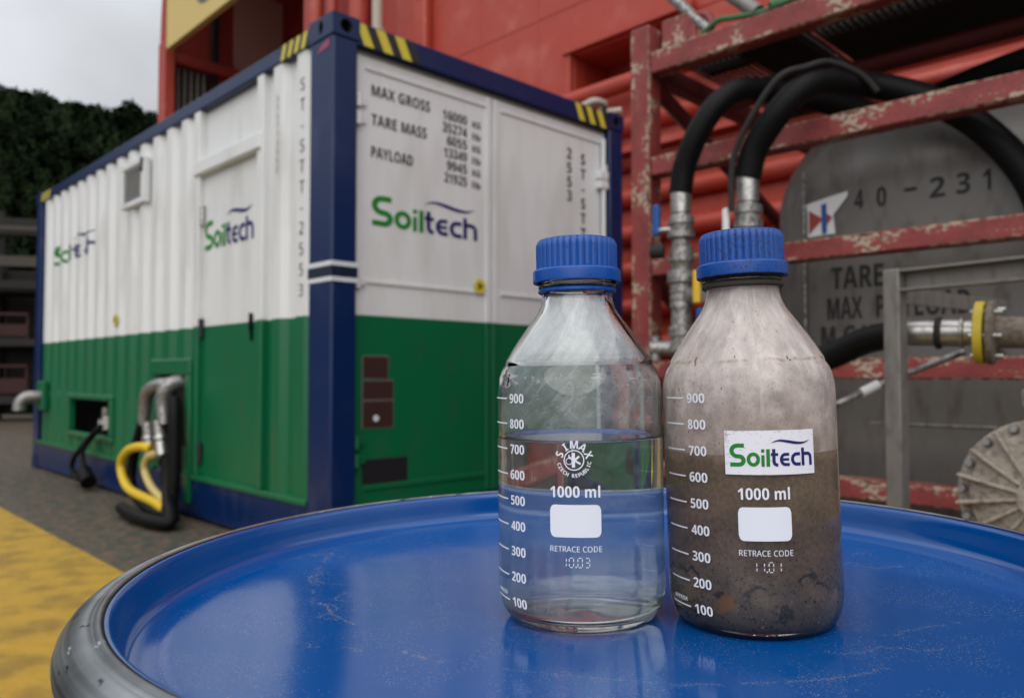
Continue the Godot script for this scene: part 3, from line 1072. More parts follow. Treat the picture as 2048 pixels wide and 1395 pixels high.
func bottle_print(t: Node3D, code: String, crest: bool) -> void:
	var where := func(p: Vector2) -> Array: return on_bottle(p)
	var b := MB.new()
	for i in range(1, 10):
		var y := 0.0150 + (i - 1) * 0.01457
		b.laid(rect_tris(-0.0648, y - 0.0004, -0.0462, y + 0.0004, 12), where)
		write(b, str(i * 100), Vector2(-0.0430, y - 0.0027), 0.0053, where, 0.0, 0.0122)
	write(b, "APPROX", Vector2(-0.0620, 0.0176), 0.0022, where, 0.0, 0.0135)
	part("graduation", b, M.print_white, t)
	b = MB.new()
	write(b, "1000 ml", Vector2(0, 0.0772), 0.0061, where, 0.5, 0.0278)
	part("volume_print", b, M.print_white, t)
	b = MB.new()      # the field to write on
	for i in 40:
		var x0 := -0.0142 + 0.0284 * i / 40.0
		var x1 := -0.0142 + 0.0284 * (i + 1) / 40.0
		var cut := func(x: float) -> float:
			var d := maxf(0.0, absf(x) - (0.0142 - 0.003))
			return 0.003 - sqrt(maxf(0.0, 0.003 * 0.003 - d * d))
		var c0: float = cut.call(x0)
		var c1: float = cut.call(x1)
		b.laid(PackedVector2Array([Vector2(x0, 0.0553 + c0), Vector2(x1, 0.0553 + c1), Vector2(x1, 0.0732 - c1), Vector2(x0, 0.0553 + c0), Vector2(x1, 0.0732 - c1), Vector2(x0, 0.0732 - c0)]), where)
	part("writing_field", b, M.print_white, t)
	b = MB.new()
	write(b, "RETRACE CODE", Vector2(0, 0.0474), 0.0031, where, 0.5, 0.0288, false)
	# the code, in segments
	var on := {"0": "abcdef", "1": "bc", "3": "abcdg", ".": "p"}
	var x := -0.0078
	for ch in code:
		if ch == ".":
			b.laid(rect_tris(x - 0.0006, 0.0388, x + 0.0001, 0.0395), where)
			x += 0.0008
			continue
		var s: String = on[ch]
		var wide := 0.0024
		var th := 0.00042
		var y := 0.0390
		for seg: Array in [["a", 0.0004, 0.0052, wide - 0.0004, 0.0052], ["d", 0.0004, 0.0, wide - 0.0004, 0.0], ["g", 0.0004, 0.0026, wide - 0.0004, 0.0026], ["b", wide, 0.0031, wide, 0.0047], ["c", wide, 0.0006, wide, 0.0021], ["e", 0.0, 0.0006, 0.0, 0.0021], ["f", 0.0, 0.0031, 0.0, 0.0047]]:
			if s.contains(seg[0]):
				var o := PackedVector2Array()
				stroke(o, [Vector2(x + seg[1], y + seg[2]), Vector2(x + seg[3], y + seg[4])], th)
				b.laid(o, where)
		x += 0.0040
	part("code_print", b, M.print_white, t)
	if not crest:
		return
	b = MB.new()
	var mid := Vector2(-0.0003, 0.0977)
	var o := PackedVector2Array()
	stroke(o, arc(mid, 0.0054, 0.0054, 0, 360, 40), 0.0006)
	stroke(o, [mid + Vector2(-0.0003, -0.0040), mid + Vector2(-0.0003, 0.0040)], 0.0018)
	stroke(o, [mid + Vector2(0.0006, 0.0002), mid + Vector2(0.0029, 0.0022)], 0.0012)
	stroke(o, [mid + Vector2(-0.0026, 0.0016), mid + Vector2(0.0036, -0.0021)], 0.0011)
	stroke(o, arc(mid + Vector2(-0.0027, -0.0006), 0.0017, 0.0017, 0, 360, 20), 0.0004)
	stroke(o, [mid + Vector2(-0.0027, 0.0010), mid + Vector2(-0.0027, 0.0030)], 0.0007)
	b.laid(o, where)
	var name_ := "SIMAX"
	for i in 5:
		var a := deg_to_rad(lerpf(158.0, 20.0, i / 4.0))
		write(b, name_[i], mid + Vector2(cos(a), sin(a)) * 0.0064, 0.0043, where, 0.5, 0.0, true, a - PI / 2)
	var land := "CZECH REPUBLIC"
	for i in land.length():
		if land[i] == " ":
			continue
		var a := deg_to_rad(lerpf(196.0, 350.0, i / float(land.length() - 1)))
		write(b, land[i], mid + Vector2(cos(a), sin(a)) * 0.0096, 0.0021, where, 0.5, 0.0, true, a + PI / 2)
	part("crest_print", b, M.print_white, t)


func clear_bottle() -> void:
	var t := bottle("glass bottle of clear water with blue screw cap", Vector3(0.0430, 0.8450, -0.485), deg_to_rad(-8.1), 0.014, M.cap_blue)
	var b := MB.new()
	b.lathe([Vector2(0.0212, 0.1952), Vector2(0.0232, 0.1948), Vector2(0.0241, 0.1956), Vector2(0.0241, 0.1968), Vector2(0.0233, 0.1975), Vector2(0.0212, 0.1975)], 96)
	part("pouring_ring", b, M.cap_blue, t)
	b = MB.new()
	var p := up_to(grown(glass_inner(), 0.0007), 0.0, 0.1066)
	p.push_front(Vector2(0.0390, 0.0053))
	p.push_front(Vector2(0.0340, 0.0055))
	p.push_front(Vector2(0.0200, 0.0069))
	p.push_front(Vector2(0, 0.0077))
	var clean := []
	for q: Vector2 in p:
		if clean.is_empty() or q.x > clean[-1].x - 0.0001:
			clean.append(q)
	clean.append_array([Vector2(0.0484, 0.1082), Vector2(0.0478, 0.1074), Vector2(0.0466, 0.1068), Vector2(0.044, 0.1066), Vector2(0, 0.1066)])
	b.lathe(clean, 160, Transform3D(), 50.0)
	part("water", b, M.clear_water, t)
	b = MB.new()
	b.lathe(up_to(grown(glass_inner(), -0.0002), 0.1090, 0.192), 120, Transform3D(), 60.0, 0.0, 0.0, TAU, 0.108, 0.192)
	part("condensation", b, M.mist, t)
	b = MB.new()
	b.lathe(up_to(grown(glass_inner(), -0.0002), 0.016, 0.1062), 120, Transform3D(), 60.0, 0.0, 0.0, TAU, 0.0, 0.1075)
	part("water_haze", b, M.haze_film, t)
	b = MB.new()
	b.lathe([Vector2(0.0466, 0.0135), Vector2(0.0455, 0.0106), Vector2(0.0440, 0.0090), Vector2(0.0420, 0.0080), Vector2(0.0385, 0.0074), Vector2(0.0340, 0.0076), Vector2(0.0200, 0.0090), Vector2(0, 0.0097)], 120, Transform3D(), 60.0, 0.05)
	part("base_sky_light", b, M.refracted_sky_film, t)  # added white sheet for the refracted light; nothing has settled here
	# drops hanging under the shoulder, on the inside
	var r := RandomNumberGenerator.new()
	r.seed = 41
	b = MB.new()
	for i in 46:
		var a := r.randf_range(-1.35, 1.35)
		var y := r.randf_range(0.137, 0.1445) if i < 26 else r.randf_range(0.118, 0.137)
		var size := r.randf_range(0.0005, 0.0012) if i < 26 else r.randf_range(0.0003, 0.0006)
		if i == 0:
			a = -0.98
			y = 0.1405
			size = 0.0024
		var q := up_to(grown(glass_inner(), -0.0001), y, y + 0.01)
		var c := Vector3(sin(a), 0, cos(a))
		var pos: Vector3 = c * q[0].x + Vector3.UP * y
		var drop := []
		for k in 7:
			var e := lerpf(-PI / 2, PI / 2, k / 6.0)
			drop.append(Vector2(cos(e) * size, sin(e) * size * 1.35))
		b.lathe(drop, 10, Transform3D(Basis().scaled_local(Vector3(1, 1, 1)), pos), 90.0)
	part("droplet", b, M.clear_water, t, "stuff")
	bottle_print(t, "10.03", true)


func mud_bottle() -> void:
	var t := bottle("glass bottle of brown sludge with white sticker and dirty blue cap", Vector3(0.1437, 0.8464, -0.468), deg_to_rad(-8.4), 0.030, M.cap_blue_dirty)
	t.basis = t.basis * Basis.from_scale(Vector3(0.975, 1.0, 0.975))
	var b := MB.new()
	b.lathe([Vector2(0.0212, 0.1950), Vector2(0.0230, 0.1944), Vector2(0.0242, 0.1954), Vector2(0.0243, 0.1970), Vector2(0.0233, 0.1978), Vector2(0.0222, 0.1990), Vector2(0.0230, 0.2005), Vector2(0.0238, 0.2014)], 96)
	part("pouring_ring", b, M.grime, t)
	var inside := grown(glass_inner(), 0.0006)
	b = MB.new()
	var p := up_to(inside, 0.0, 0.1005)
	var clean := [Vector2(0, 0.0078), Vector2(0.02, 0.0070), Vector2(0.034, 0.0056)]
	for q: Vector2 in p:
		if q.x > clean[-1].x - 0.0001:
			clean.append(q)
	clean.append(Vector2(0, 0.1005))
	b.lathe(clean, 140, Transform3D(), 60.0, 0.0, 0.0, TAU, 0.0, 0.103)
	part("sludge", b, M.mud, t)
	b = MB.new()
	b.lathe(up_to(inside, 0.1006, 0.2050), 140, Transform3D(), 60.0, 0.0, 0.0, TAU, 0.0995, 0.205)
	part("residue_film", b, M.residue, t)
	bottle_print(t, "11.01", false)
	# the sticker with the word mark
	var s := Node3D.new()
	s.name = "sticker"
	t.add_child(s)
	var x0 := -0.0200
	var x1 := 0.0298
	b = MB.new()
	for i in 24:
		var a := lerpf(x0, x1, i / 24.0)
		var c := lerpf(x0, x1, (i + 1) / 24.0)
		var ua := i / 24.0
		var uc := (i + 1) / 24.0
		for side: float in [0.00036, 0.00060]:
			var q := [on_bottle(Vector2(a, 0.0906 - 0.0004 * ua), side), on_bottle(Vector2(c, 0.0906 - 0.0004 * uc), side), on_bottle(Vector2(c, 0.1140 - 0.0002 * uc), side), on_bottle(Vector2(a, 0.1140 - 0.0002 * ua), side)]
			var f := -1.0 if side < 0.0005 else 1.0
			b.tri(q[0][0], q[1][0], q[2][0], q[0][1] * f, q[1][1] * f, q[2][1] * f, Vector2(ua, 1), Vector2(uc, 1), Vector2(uc, 0))
			b.tri(q[0][0], q[2][0], q[3][0], q[0][1] * f, q[2][1] * f, q[3][1] * f, Vector2(ua, 1), Vector2(uc, 0), Vector2(ua, 0))
	part("paper", b, M.sticker_paper, s)
	var lay := func(q: Vector2) -> Array: return on_bottle(q, 0.0008)
	b = MB.new()
	b.laid(fitted(logo_green(), Vector2(x0 + 0.0026, 0.0949), Vector2(0.0377, 0.0372), -0.004), lay)
	part("logo_print", b, M.logo_green, s)
	b = MB.new()
	b.laid(fitted(logo_blue(), Vector2(x0 + 0.0026, 0.0949), Vector2(0.0377, 0.0372), -0.004), lay)
	part("logo_print", b, M.logo_blue, s)


# ---------- setting ----------
func structure(called: String, b: MB, m: Material) -> MeshInstance3D:
	var o := part(called, b, m)
	o.set_meta("kind", "structure")
	return o


func setting() -> void:
	var b := MB.new()
	b.quad(Vector3(-2500, -7, 1500), Vector3(2500, -7, 1500), Vector3(2500, -7, -2500), Vector3(-2500, -7, -2500), Vector3.UP)
	structure("sea", b, M.water_sea)
	b = MB.new()
	b.box(Vector3(-24, -0.5, -34), Vector3(20, 0, 14), 0.02)
	structure("deck", b, M.deck_paint)
	# the painted walkway line, parallel to the container
	b = MB.new()
	var d := Vector3(0.697, 0, 0.717)
	var side := Vector3(-0.717, 0, 0.697)
	var o := Vector3(-1.944, 0.004, -3.951)
	b.quad(o - d * 11, o + d * 9, o + d * 9 + side * 1.05, o - d * 11 + side * 1.05, Vector3.UP)
	structure("deck_marking", b, M.marking_yellow)
	# the wooded hill across the water
	var n := FastNoiseLite.new()
	n.seed = 3
	n.frequency = 0.012
	n.fractal_octaves = 4
	var rise := func(x: float, z: float) -> float:
		var back := smoothstep(-95.0, -185.0, z)
		var crest := 70.0 - 0.24 * clampf(x + 115.0, -150.0, 200.0) + 5.0 * n.get_noise_2d(x * 1.6, 40.0)
		return -8.0 + back * crest + 4.0 * n.get_noise_2d(x * 2.0, z * 2.0) * back
	b = MB.new()
	var at := func(u: float, v: float) -> Vector3:
		var x := lerpf(-520, 520, u)
		var z := lerpf(-90, -330, v)
		return Vector3(x, rise.call(x, z), z)
	b.sheet(at, 110, 40, false, Vector3.UP)
	structure("hill", b, M.hill_ground)
	wood(rise, n)


func wood(rise: Callable, n: FastNoiseLite) -> void:
	# a far wood: tree crowns of leaf clumps, nobody could count them
	var r := RandomNumberGenerator.new()
	r.seed = 23
	var b := MB.new()
	for i in 420:
		var dir := Vector3(r.randfn(), r.randfn(), r.randfn()).normalized()
		var c := dir * Vector3(1.0, 1.25, 1.0) * r.randf_range(0.55, 1.0)
		c += Vector3(0, 1.2, 0)
		var ex := Vector3(r.randfn(), r.randfn(), r.randfn()).normalized() * r.randf_range(0.10, 0.22)
		var ey := ex.cross(Vector3(r.randfn(), r.randfn(), r.randfn())).normalized() * r.randf_range(0.09, 0.20)
		var nn := (dir + Vector3.UP * 0.3).normalized()
		b.tri(c - ex, c + ex * 0.2 + ey, c + ex, nn, nn, nn)
		b.tri(c - ex, c + ex, c - ey, nn, nn, nn)
	b.tube([Vector3(0, -0.6, 0), Vector3(0, 1.2, 0)], [0.09, 0.04], 5)
	var mm := MultiMesh.new()
	mm.transform_format = MultiMesh.TRANSFORM_3D
	mm.use_colors = true
	mm.mesh = b.mesh()
	var spots := []
	while spots.size() < 9000:
		var x := r.randf_range(-300, 60)
		var z := r.randf_range(-100, -215)
		if n.get_noise_2d(x * 1.5 + 300.0, z * 1.5) > 0.36:
			continue
		spots.append(Vector3(x, rise.call(x, z), z))
	mm.instance_count = spots.size()
	for i in spots.size():
		var s := r.randf_range(1.3, 2.9)
		mm.set_instance_transform(i, Transform3D(Basis(Vector3.UP, r.randf() * TAU).scaled(Vector3(s, s * r.randf_range(0.8, 1.3), s)), spots[i]))
		var k := r.randf_range(0.4, 1.5)
		mm.set_instance_color(i, Color(0.014 * k, 0.022 * k, 0.010 * k))
	var o := MultiMeshInstance3D.new()
	o.name = "far_wood"
	o.multimesh = mm
	o.material_override = M.foliage
	add_child(o)
	o.set_meta("kind", "stuff")
	o.set_meta("label", "dark green wood covering the hillside behind the ship")
	o.set_meta("category", "wood")


# ---------- the red superstructure behind ----------
const CONTAINER_AT := Vector3(-0.9542, 0, -4.127)

func superstructure() -> void:
	# in the container's axes: x away from the long side, z along it towards the camera
	var t := thing("red_deckhouse", "orange-red steel deckhouse with open bay rising behind the container", "deckhouse", CONTAINER_AT, TURN_C)
	var red: Material = M.hull_red
	var deep: Material = M.hull_red_deep
	# the plated wall, with the opening of the locker left in it
	var b := MB.new()
	b.box(Vector3(4.0, 0, -5.0), Vector3(4.2, 12, -1.80), 0.01)
	b.box(Vector3(4.0, 4.35, -1.80), Vector3(4.2, 12, 5.0), 0.01)
	b.box(Vector3(4.0, 0, -1.80), Vector3(4.2, 3.95, 5.0), 0.01)
	b.box(Vector3(4.0, 3.95, -0.4), Vector3(4.2, 4.35, 5.0), 0.01)
	part("wall_plating", b, red, t)
	for z: float in [-3.3, -2.35]:
		boxed("weld_seam", Vector3(3.994, 0, z), Vector3(4.002, 12, z + 0.025), red, t, 0.003)
	for y: float in [4.9, 7.1]:
		boxed("weld_seam", Vector3(3.994, y, -4.2), Vector3(4.002, y + 0.025, 5.0), red, t, 0.003)
	b = MB.new()
	b.box(Vector3(4.6, 3.6, -1.9), Vector3(4.65, 4.7, -0.3), 0.004)
	b.box(Vector3(4.2, 3.88, -1.85), Vector3(4.6, 3.94, -0.35), 0.004)
	b.box(Vector3(4.2, 4.36, -1.85), Vector3(4.6, 4.42, -0.35), 0.004)
	b.box(Vector3(4.2, 3.94, -1.87), Vector3(4.6, 4.36, -1.81), 0.004)
	b.box(Vector3(4.2, 3.94, -0.39), Vector3(4.6, 4.36, -0.33), 0.004)
	part("locker", b, deep, t)
	boxed("locker_lip", Vector3(3.90, 4.36, -1.9), Vector3(3.998, 4.43, -0.3), red, t)
	boxed("locker_lip", Vector3(3.93, 3.95, -1.88), Vector3(3.998, 4.36, -1.80), red, t)
	piped("pipe", [Vector3(3.82, 3.80, -2.6), Vector3(3.82, 3.80, 5.0)], 0.085, red, t, 16)
	for k in 9:      # stacked horizontal stiffeners low on the wall
		var y := 0.55 + k * 0.36
		piped("stiffener", [Vector3(3.95, y, -2.3), Vector3(3.95, y, 5.0)], 0.09, red, t, 14)
	boxed("shelf", Vector3(3.75, 3.10, -2.3), Vector3(4.0, 3.16, 5.0), red, t)
	# upright edge, ducts and pipes beside the bay
	boxed("upright", Vector3(3.86, 0, -4.45), Vector3(3.998, 12, -4.20), red, t, 0.03)
	piped("drain_pipe", [Vector3(3.6, 0, -4.86), Vector3(3.6, 12, -4.86)], 0.07, M.tube_beige, t, 14)
	piped("drain_pipe", [Vector3(3.6, 2.0, -4.86), Vector3(3.6, 5.5, -4.86)], 0.095, M.tube_beige, t, 14)
	piped("riser_pipe", [Vector3(3.8, 0, -6.75), Vector3(3.8, 12, -6.75)], 0.11, red, t, 16)
	piped("riser_pipe", [Vector3(3.8, 0, -6.30), Vector3(3.8, 12, -6.30)], 0.08, red, t, 14)
	piped("riser_pipe", [Vector3(3.9, 0, -5.75), Vector3(3.9, 12, -5.75)], 0.14, red, t, 16)
	boxed("bay_cheek", Vector3(4.05, 0, -7.6), Vector3(4.25, 12, -5.0), deep, t, 0.02)
	# the open bay on the left
	boxed("corner_post", Vector3(3.9, 0, -13.45), Vector3(4.15, 8.0, -13.12), red, t, 0.03)
	b = MB.new()
	b.tube([Vector3(4.02, 7.9, -13.3), Vector3(4.02, 9.0, -13.2), Vector3(4.02, 10.0, -12.8), Vector3(4.02, 10.6, -12.0), Vector3(4.02, 10.8, -11.0)], 0.13, 12, 5)
	part("arched_edge", b, deep, t)
	boxed("bay_back", Vector3(7.0, 0, -13.4), Vector3(7.2, 12, -7.0), deep, t)
	boxed("bay_side", Vector3(4.15, 0, -13.62), Vector3(7.2, 12, -13.45), deep, t, 0.02)
	boxed("side_plate", Vector3(4.16, 0, -13.449), Vector3(5.0, 7.62, -13.43), M.rack_dark, t, 0.005)
	boxed("side_panel", Vector3(5.55, 0, -13.449), Vector3(6.75, 9.8, -13.42), M.hull_red_lit, t, 0.01)  # the wall's lit stretch, put into the colour of a sheet
	boxed("side_rib", Vector3(5.02, 0, -13.449), Vector3(5.16, 10.1, -13.30), M.rack_dark, t, 0.01)
	boxed("bay_roof", Vector3(4.2, 10.2, -13.4), Vector3(7.2, 10.4, -7.0), deep, t)
	for z: float in [-12.3, -10.6, -9.3, -8.9, -8.1]:
		boxed("bay_stanchion", Vector3(6.7, 0, z), Vector3(6.95, 10.2, z + 0.22), red if z > -9.5 else deep, t, 0.02)
	boxed("bay_panel", Vector3(6.75, 0, -11.95), Vector3(6.98, 9.6, -10.75), M.hull_red_lit, t, 0.02)
	boxed("side_rail", Vector3(4.15, 7.62, -13.40), Vector3(7.0, 7.84, -13.18), deep, t, 0.02)
	for k in 5:
		boxed("louvre_slat", Vector3(4.28 + k * 0.14, 0.2, -13.429), Vector3(4.34 + k * 0.14, 7.6, -13.38), M.stand_steel, t, 0.01)
	# the yellow name board over the bay
	var s := thing("name_board", "yellow name board with dark capitals over the deckhouse bay", "sign", CONTAINER_AT, TURN_C)
	b = MB.new()
	b.prism(PackedVector2Array([Vector2(-12.88, 7.72), Vector2(-6.6, 7.72), Vector2(-6.6, 11.2), Vector2(-10.5, 11.2), Vector2(-11.9, 10.7), Vector2(-12.6, 9.9), Vector2(-12.88, 8.9)]), 0.0, 0.12, Transform3D(Basis(Vector3(0, 0, 1), Vector3(0, 1, 0), Vector3(-1, 0, 0)), Vector3(3.98, 0, 0)))
	part("board", b, M.sign_yellow, s)
	b = MB.new()
	var where := on_plane(Vector3(3.852, 0, 0), Vector3(0, 0, 1), Vector3(0, 1, 0))
	write(b, "UB", Vector2(-11.42, 8.05), 1.35, where, 0.0, 2.3)
	part("lettering", b, M.sign_letter, s)


func cargo_rack() -> void:
	# dark pipe racks and a bulwark far behind, left of the container
	var w := thing("bulwark", "dark steel bulwark along the far edge of the deck", "bulwark", Vector3(-14.0, 0, -20.5), 0.35)
	boxed("plating", Vector3(-9, 0, -0.1), Vector3(9, 2.6, 0.1), M.rack_dark, w, 0.02)
	for k in 13:
		boxed("stay", Vector3(-9 + k * 1.45, 0, 0.1), Vector3(-8.88 + k * 1.45, 2.4, 0.5), M.rack_dark, w, 0.01)
	boxed("rail", Vector3(-9, 2.6, -0.16), Vector3(9, 2.72, 0.16), M.rack_beige, w, 0.02)
	var t := thing("cargo_rack", "dark steel cargo rack stacked with red baskets beyond the container", "rack", Vector3(-10.3, 0, -16.4), 0.25)
	for x: float in [-2.6, -0.8, 1.0, 2.6]:
		for z: float in [-1.2, 0.0]:
			boxed("post", Vector3(x - 0.07, 0, z - 0.07), Vector3(x + 0.07, 4.6, z + 0.07), M.rack_dark, t, 0.01)
	for y: float in [0.45, 1.65, 2.85, 4.15]:
		for z: float in [-1.2, 0.0]:
			boxed("beam", Vector3(-2.7, y - 0.08, z + 0.071), Vector3(2.7, y + 0.08, z + 0.15), M.rack_dark, t, 0.01)
	boxed("beige_beam", Vector3(-2.7, 3.22, 0.071), Vector3(2.7, 3.44, 0.2), M.rack_beige, t, 0.01)
	boxed("grey_beam", Vector3(-2.7, 3.96, 0.16), Vector3(1.6, 4.06, 0.24), M.rack_beige, t, 0.01)
	boxed("back_sheet", Vector3(-2.7, 0.1, -1.34), Vector3(2.7, 3.3, -1.28), M.rack_dark, t, 0.01)
	boxed("plank_floor", Vector3(-2.6, 2.70, -1.2), Vector3(2.6, 2.76, 0.0), M.rack_dark, t, 0.01)
	var k := 0
	for y: float in [0.55, 1.75]:
		for x: float in [-1.5, -0.6, 0.3]:
			var s := thing("red_basket", "red crate on the %s shelf of the dark rack, %s" % ["lower" if y < 1.0 else "upper", ["outermost of its row", "middle one of its row", "next to the container's far post"][k % 3]], "crate", Vector3(-10.3, 0, -16.4), 0.25, "red crates in the cargo rack")
			var h := rng.randf_range(0.5, 0.85)
			var p := Vector3(x, y, -1.0)
			for e in 4:
				var cx := p.x + (0.0 if e % 2 == 0 else 0.68)
				var cz := p.z + (0.0 if e < 2 else 0.85)
				boxed("upright", Vector3(cx, p.y, cz), Vector3(cx + 0.05, p.y + h, cz + 0.05), M.rack_red, s, 0.005)
			boxed("side_panel", Vector3(p.x, p.y + 0.04, p.z + 0.87), Vector3(p.x + 0.72, p.y + h * 0.55, p.z + 0.89), M.rack_red, s, 0.004)
			boxed("top_bar", Vector3(p.x, p.y + h - 0.06, p.z + 0.905), Vector3(p.x + 0.73, p.y + h, p.z + 0.935), M.rack_red, s, 0.004)
			boxed("tray", Vector3(p.x, p.y, p.z), Vector3(p.x + 0.72, p.y + 0.04, p.z + 0.86), M.rack_dark, s, 0.004)
			k += 1


# ---------- container ----------
func wave_at(z: float) -> float:
	# depth of the corrugation behind the face, z negative away from the near post
	var t := fposmod(z + 0.122, 0.278) / 0.278
	if t < 0.34:
		return 0.012
	if t < 0.50:
		return lerpf(0.012, 0.052, (t - 0.34) / 0.16)
	if t < 0.84:
		return 0.052
	return lerpf(0.052, 0.012, (t - 0.84) / 0.16)


func corrugated(b: MB, z0: float, z1: float, y0: float, y1: float, where := Vector3.ZERO) -> void:
	var cuts := [z0]
	var k0 := floori((z0 + 0.122) / 0.278) - 1
	for k in range(k0, k0 + 40):
		for f: float in [0.0, 0.34, 0.50, 0.84]:
			var z := (k + f) * 0.278 - 0.122
			if z > z0 + 0.002 and z < z1 - 0.002:
				cuts.append(z)
	cuts.append(z1)
	for i in cuts.size() - 1:
		var a: float = cuts[i]
		var c: float = cuts[i + 1]
		var xa := wave_at(a + 0.0004)
		var xc := wave_at(c - 0.0004)
		var nn := Vector3(-(c - a), 0, -(xa - xc)).normalized()
		nn = Vector3(-(c - a), 0, (xc - xa)).normalized()
		for s: float in [0.0, 0.004]:
			b.quad(Vector3(xa + s, y0, a) + where, Vector3(xc + s, y0, c) + where, Vector3(xc + s, y1, c) + where, Vector3(xa + s, y1, a) + where, nn if s == 0.0 else -nn)


func container() -> void:
	var L := 6.0
	var W := 2.5
	var H := 2.93
	var t := thing("treatment_container", "white and green shipping container with navy frame and lettered doors", "container", CONTAINER_AT, TURN_C)
	var white: Material = M.container_white
	var green: Material = M.container_green
	var navy: Material = M.container_navy
	# frame
	for q: Array in [[0.0, 0.0], [W - 0.16, 0.0], [0.0, -L + 0.24], [W - 0.16, -L + 0.24]]:
		var z0 := -0.24 if q[1] == 0.0 else -L
		var z1 := 0.0 if q[1] == 0.0 else -L + 0.18
		boxed("corner_post", Vector3(q[0], 0.118, z0), Vector3(q[0] + 0.16, H - 0.118, z1), navy, t, 0.012)
		for y: float in [0.0, H - 0.118]:
			corner_casting(t, Vector3(q[0] - 0.004, y, z0 - 0.004 if q[1] == 0.0 else z0 - 0.004), Vector3(q[0] + 0.166, y + 0.118, z1 + 0.004), navy)
	for x: float in [0.0, W - 0.10]:
		boxed("top_rail", Vector3(x + 0.003, H - 0.115, -L + 0.18), Vector3(x + 0.10, H - 0.02, -0.24), navy, t, 0.008)
		boxed("bottom_rail", Vector3(x + 0.003, 0.02, -L + 0.18), Vector3(x + 0.12, 0.285, -0.24), navy, t, 0.008)
	for z: float in [-0.12, -L + 0.006]:
		boxed("end_header", Vector3(0.16, H - 0.14, z), Vector3(W - 0.16, H - 0.005, z + 0.115), navy, t, 0.008)
		boxed("end_sill", Vector3(0.16, 0.02, z), Vector3(W - 0.16, 0.26, z + 0.115), navy, t, 0.008)
	boxed("roof", Vector3(0.1, H - 0.07, -L + 0.12), Vector3(W - 0.1, H - 0.05, -0.12), white, t)
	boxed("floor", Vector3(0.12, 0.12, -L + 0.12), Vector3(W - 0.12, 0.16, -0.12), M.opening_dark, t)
	boxed("far_side_wall", Vector3(W - 0.06, 0.285, -L + 0.18), Vector3(W - 0.03, H - 0.115, -0.24), white, t)
	boxed("back_wall", Vector3(0.16, 0.26, -L + 0.05), Vector3(W - 0.16, H - 0.14, -L + 0.08), white, t)
	# painted bands on the near post
	for y: Array in [[1.567, 1.592], [1.484, 1.508]]:
		var b := MB.new()
		b.box(Vector3(-0.003, y[0], -0.243), Vector3(0.163, y[1], 0.003), 0.001)
		part("painted_band", b, M.stripe_white, t)
	var bb := MB.new()
	bb.box(Vector3(-0.0025, 1.508, -0.242), Vector3(0.1625, 1.567, 0.0025), 0.001)
	part("painted_band", bb, M.band_navy, t)
	bb = MB.new()
	bb.laid(PackedVector2Array([Vector2(-0.16, 2.735), Vector2(-0.03, 2.748), Vector2(-0.03, 2.79), Vector2(-0.16, 2.735), Vector2(-0.03, 2.79), Vector2(-0.11, 2.775)]), on_plane(Vector3(-0.003, 0, 0), Vector3(0, 0, 1), Vector3(0, 1, 0)))
	part("scuff_mark", bb, M.scuff_pink, t)
	# hazard stripes on the top rails
	hazard(t, on_plane(Vector3(-0.001, 0, 0), Vector3(0, 0, 1), Vector3(0, 1, 0)), -0.56, -0.245, H - 0.112, H - 0.024, 4)
	hazard(t, on_plane(Vector3(-0.001, 0, 0), Vector3(0, 0, 1), Vector3(0, 1, 0)), -L + 0.185, -L + 0.55, H - 0.112, H - 0.024, 4)
	hazard(t, on_plane(Vector3(0, 0, -0.001), Vector3(1, 0, 0), Vector3(0, 1, 0)), 0.17, 0.56, H - 0.132, H - 0.015, 3, true)
	hazard(t, on_plane(Vector3(0, 0, -0.001), Vector3(1, 0, 0), Vector3(0, 1, 0)), 1.98, 2.335, H - 0.132, H - 0.015, 3, true)
	# the long side: corrugated sheets round the openings, a plain door panel
	var y_top := H - 0.115
	var b := MB.new()
	corrugated(b, -0.80, -0.24, SPLIT, y_top)
	part("upper_side_sheet", b, white, t)
	b = MB.new()
	corrugated(b, -L + 0.18, -1.83, SPLIT, y_top)
	part("upper_side_sheet", b, white, t)
	b = MB.new()
	corrugated(b, -0.80, -0.24, 0.30, SPLIT)
	part("lower_side_sheet", b, green, t)
	b = MB.new()
	corrugated(b, -1.83, -1.80, 0.30, SPLIT)
	corrugated(b, -2.50, -1.83, 1.00, SPLIT)
	corrugated(b, -2.50, -1.83, 0.285, 0.30)
	corrugated(b, -3.45, -2.50, 0.30, SPLIT)
	corrugated(b, -4.72, -3.45, 0.80, SPLIT)
	corrugated(b, -4.72, -3.45, 0.30, 0.42)
	corrugated(b, -L + 0.18, -4.72, 0.30, SPLIT)
	part("lower_side_sheet", b, green, t)
	boxed("sheet_ledge", Vector3(-0.012, 0.27, -L + 0.18), Vector3(0.06, 0.302, -2.50), M.container_green, t, 0.004)
	boxed("sheet_ledge", Vector3(-0.012, 0.27, -1.83), Vector3(0.06, 0.302, -0.24), M.container_green, t, 0.004)
	# side door
	var d := Node3D.new()
	d.name = "side_door"
	t.add_child(d)
	boxed("upper_leaf", Vector3(0.045, SPLIT + 0.001, -1.74), Vector3(0.07, 2.37, -0.88), white, d, 0.002)
	boxed("lower_leaf", Vector3(0.045, 0.302, -1.74), Vector3(0.07, SPLIT - 0.001, -0.88), green, d, 0.002)
	boxed("transom", Vector3(0.06, 2.46, -1.74), Vector3(0.085, y_top, -0.88), white, d, 0.002)
	boxed("handle", Vector3(0.02, 1.26, -1.0), Vector3(0.044, 1.37, -0.98), M.rubber, d)
	boxed("handle", Vector3(0.025, 1.20, -0.997), Vector3(0.044, 1.26, -0.983), M.rubber, d)
	for y: float in [2.08, 1.30, 0.45]:
		piped("hinge", [Vector3(0.028, y - 0.06, -1.725), Vector3(0.028, y + 0.07, -1.725)], 0.018, M.steel if y > 1.5 else M.plate_black, d, 10)
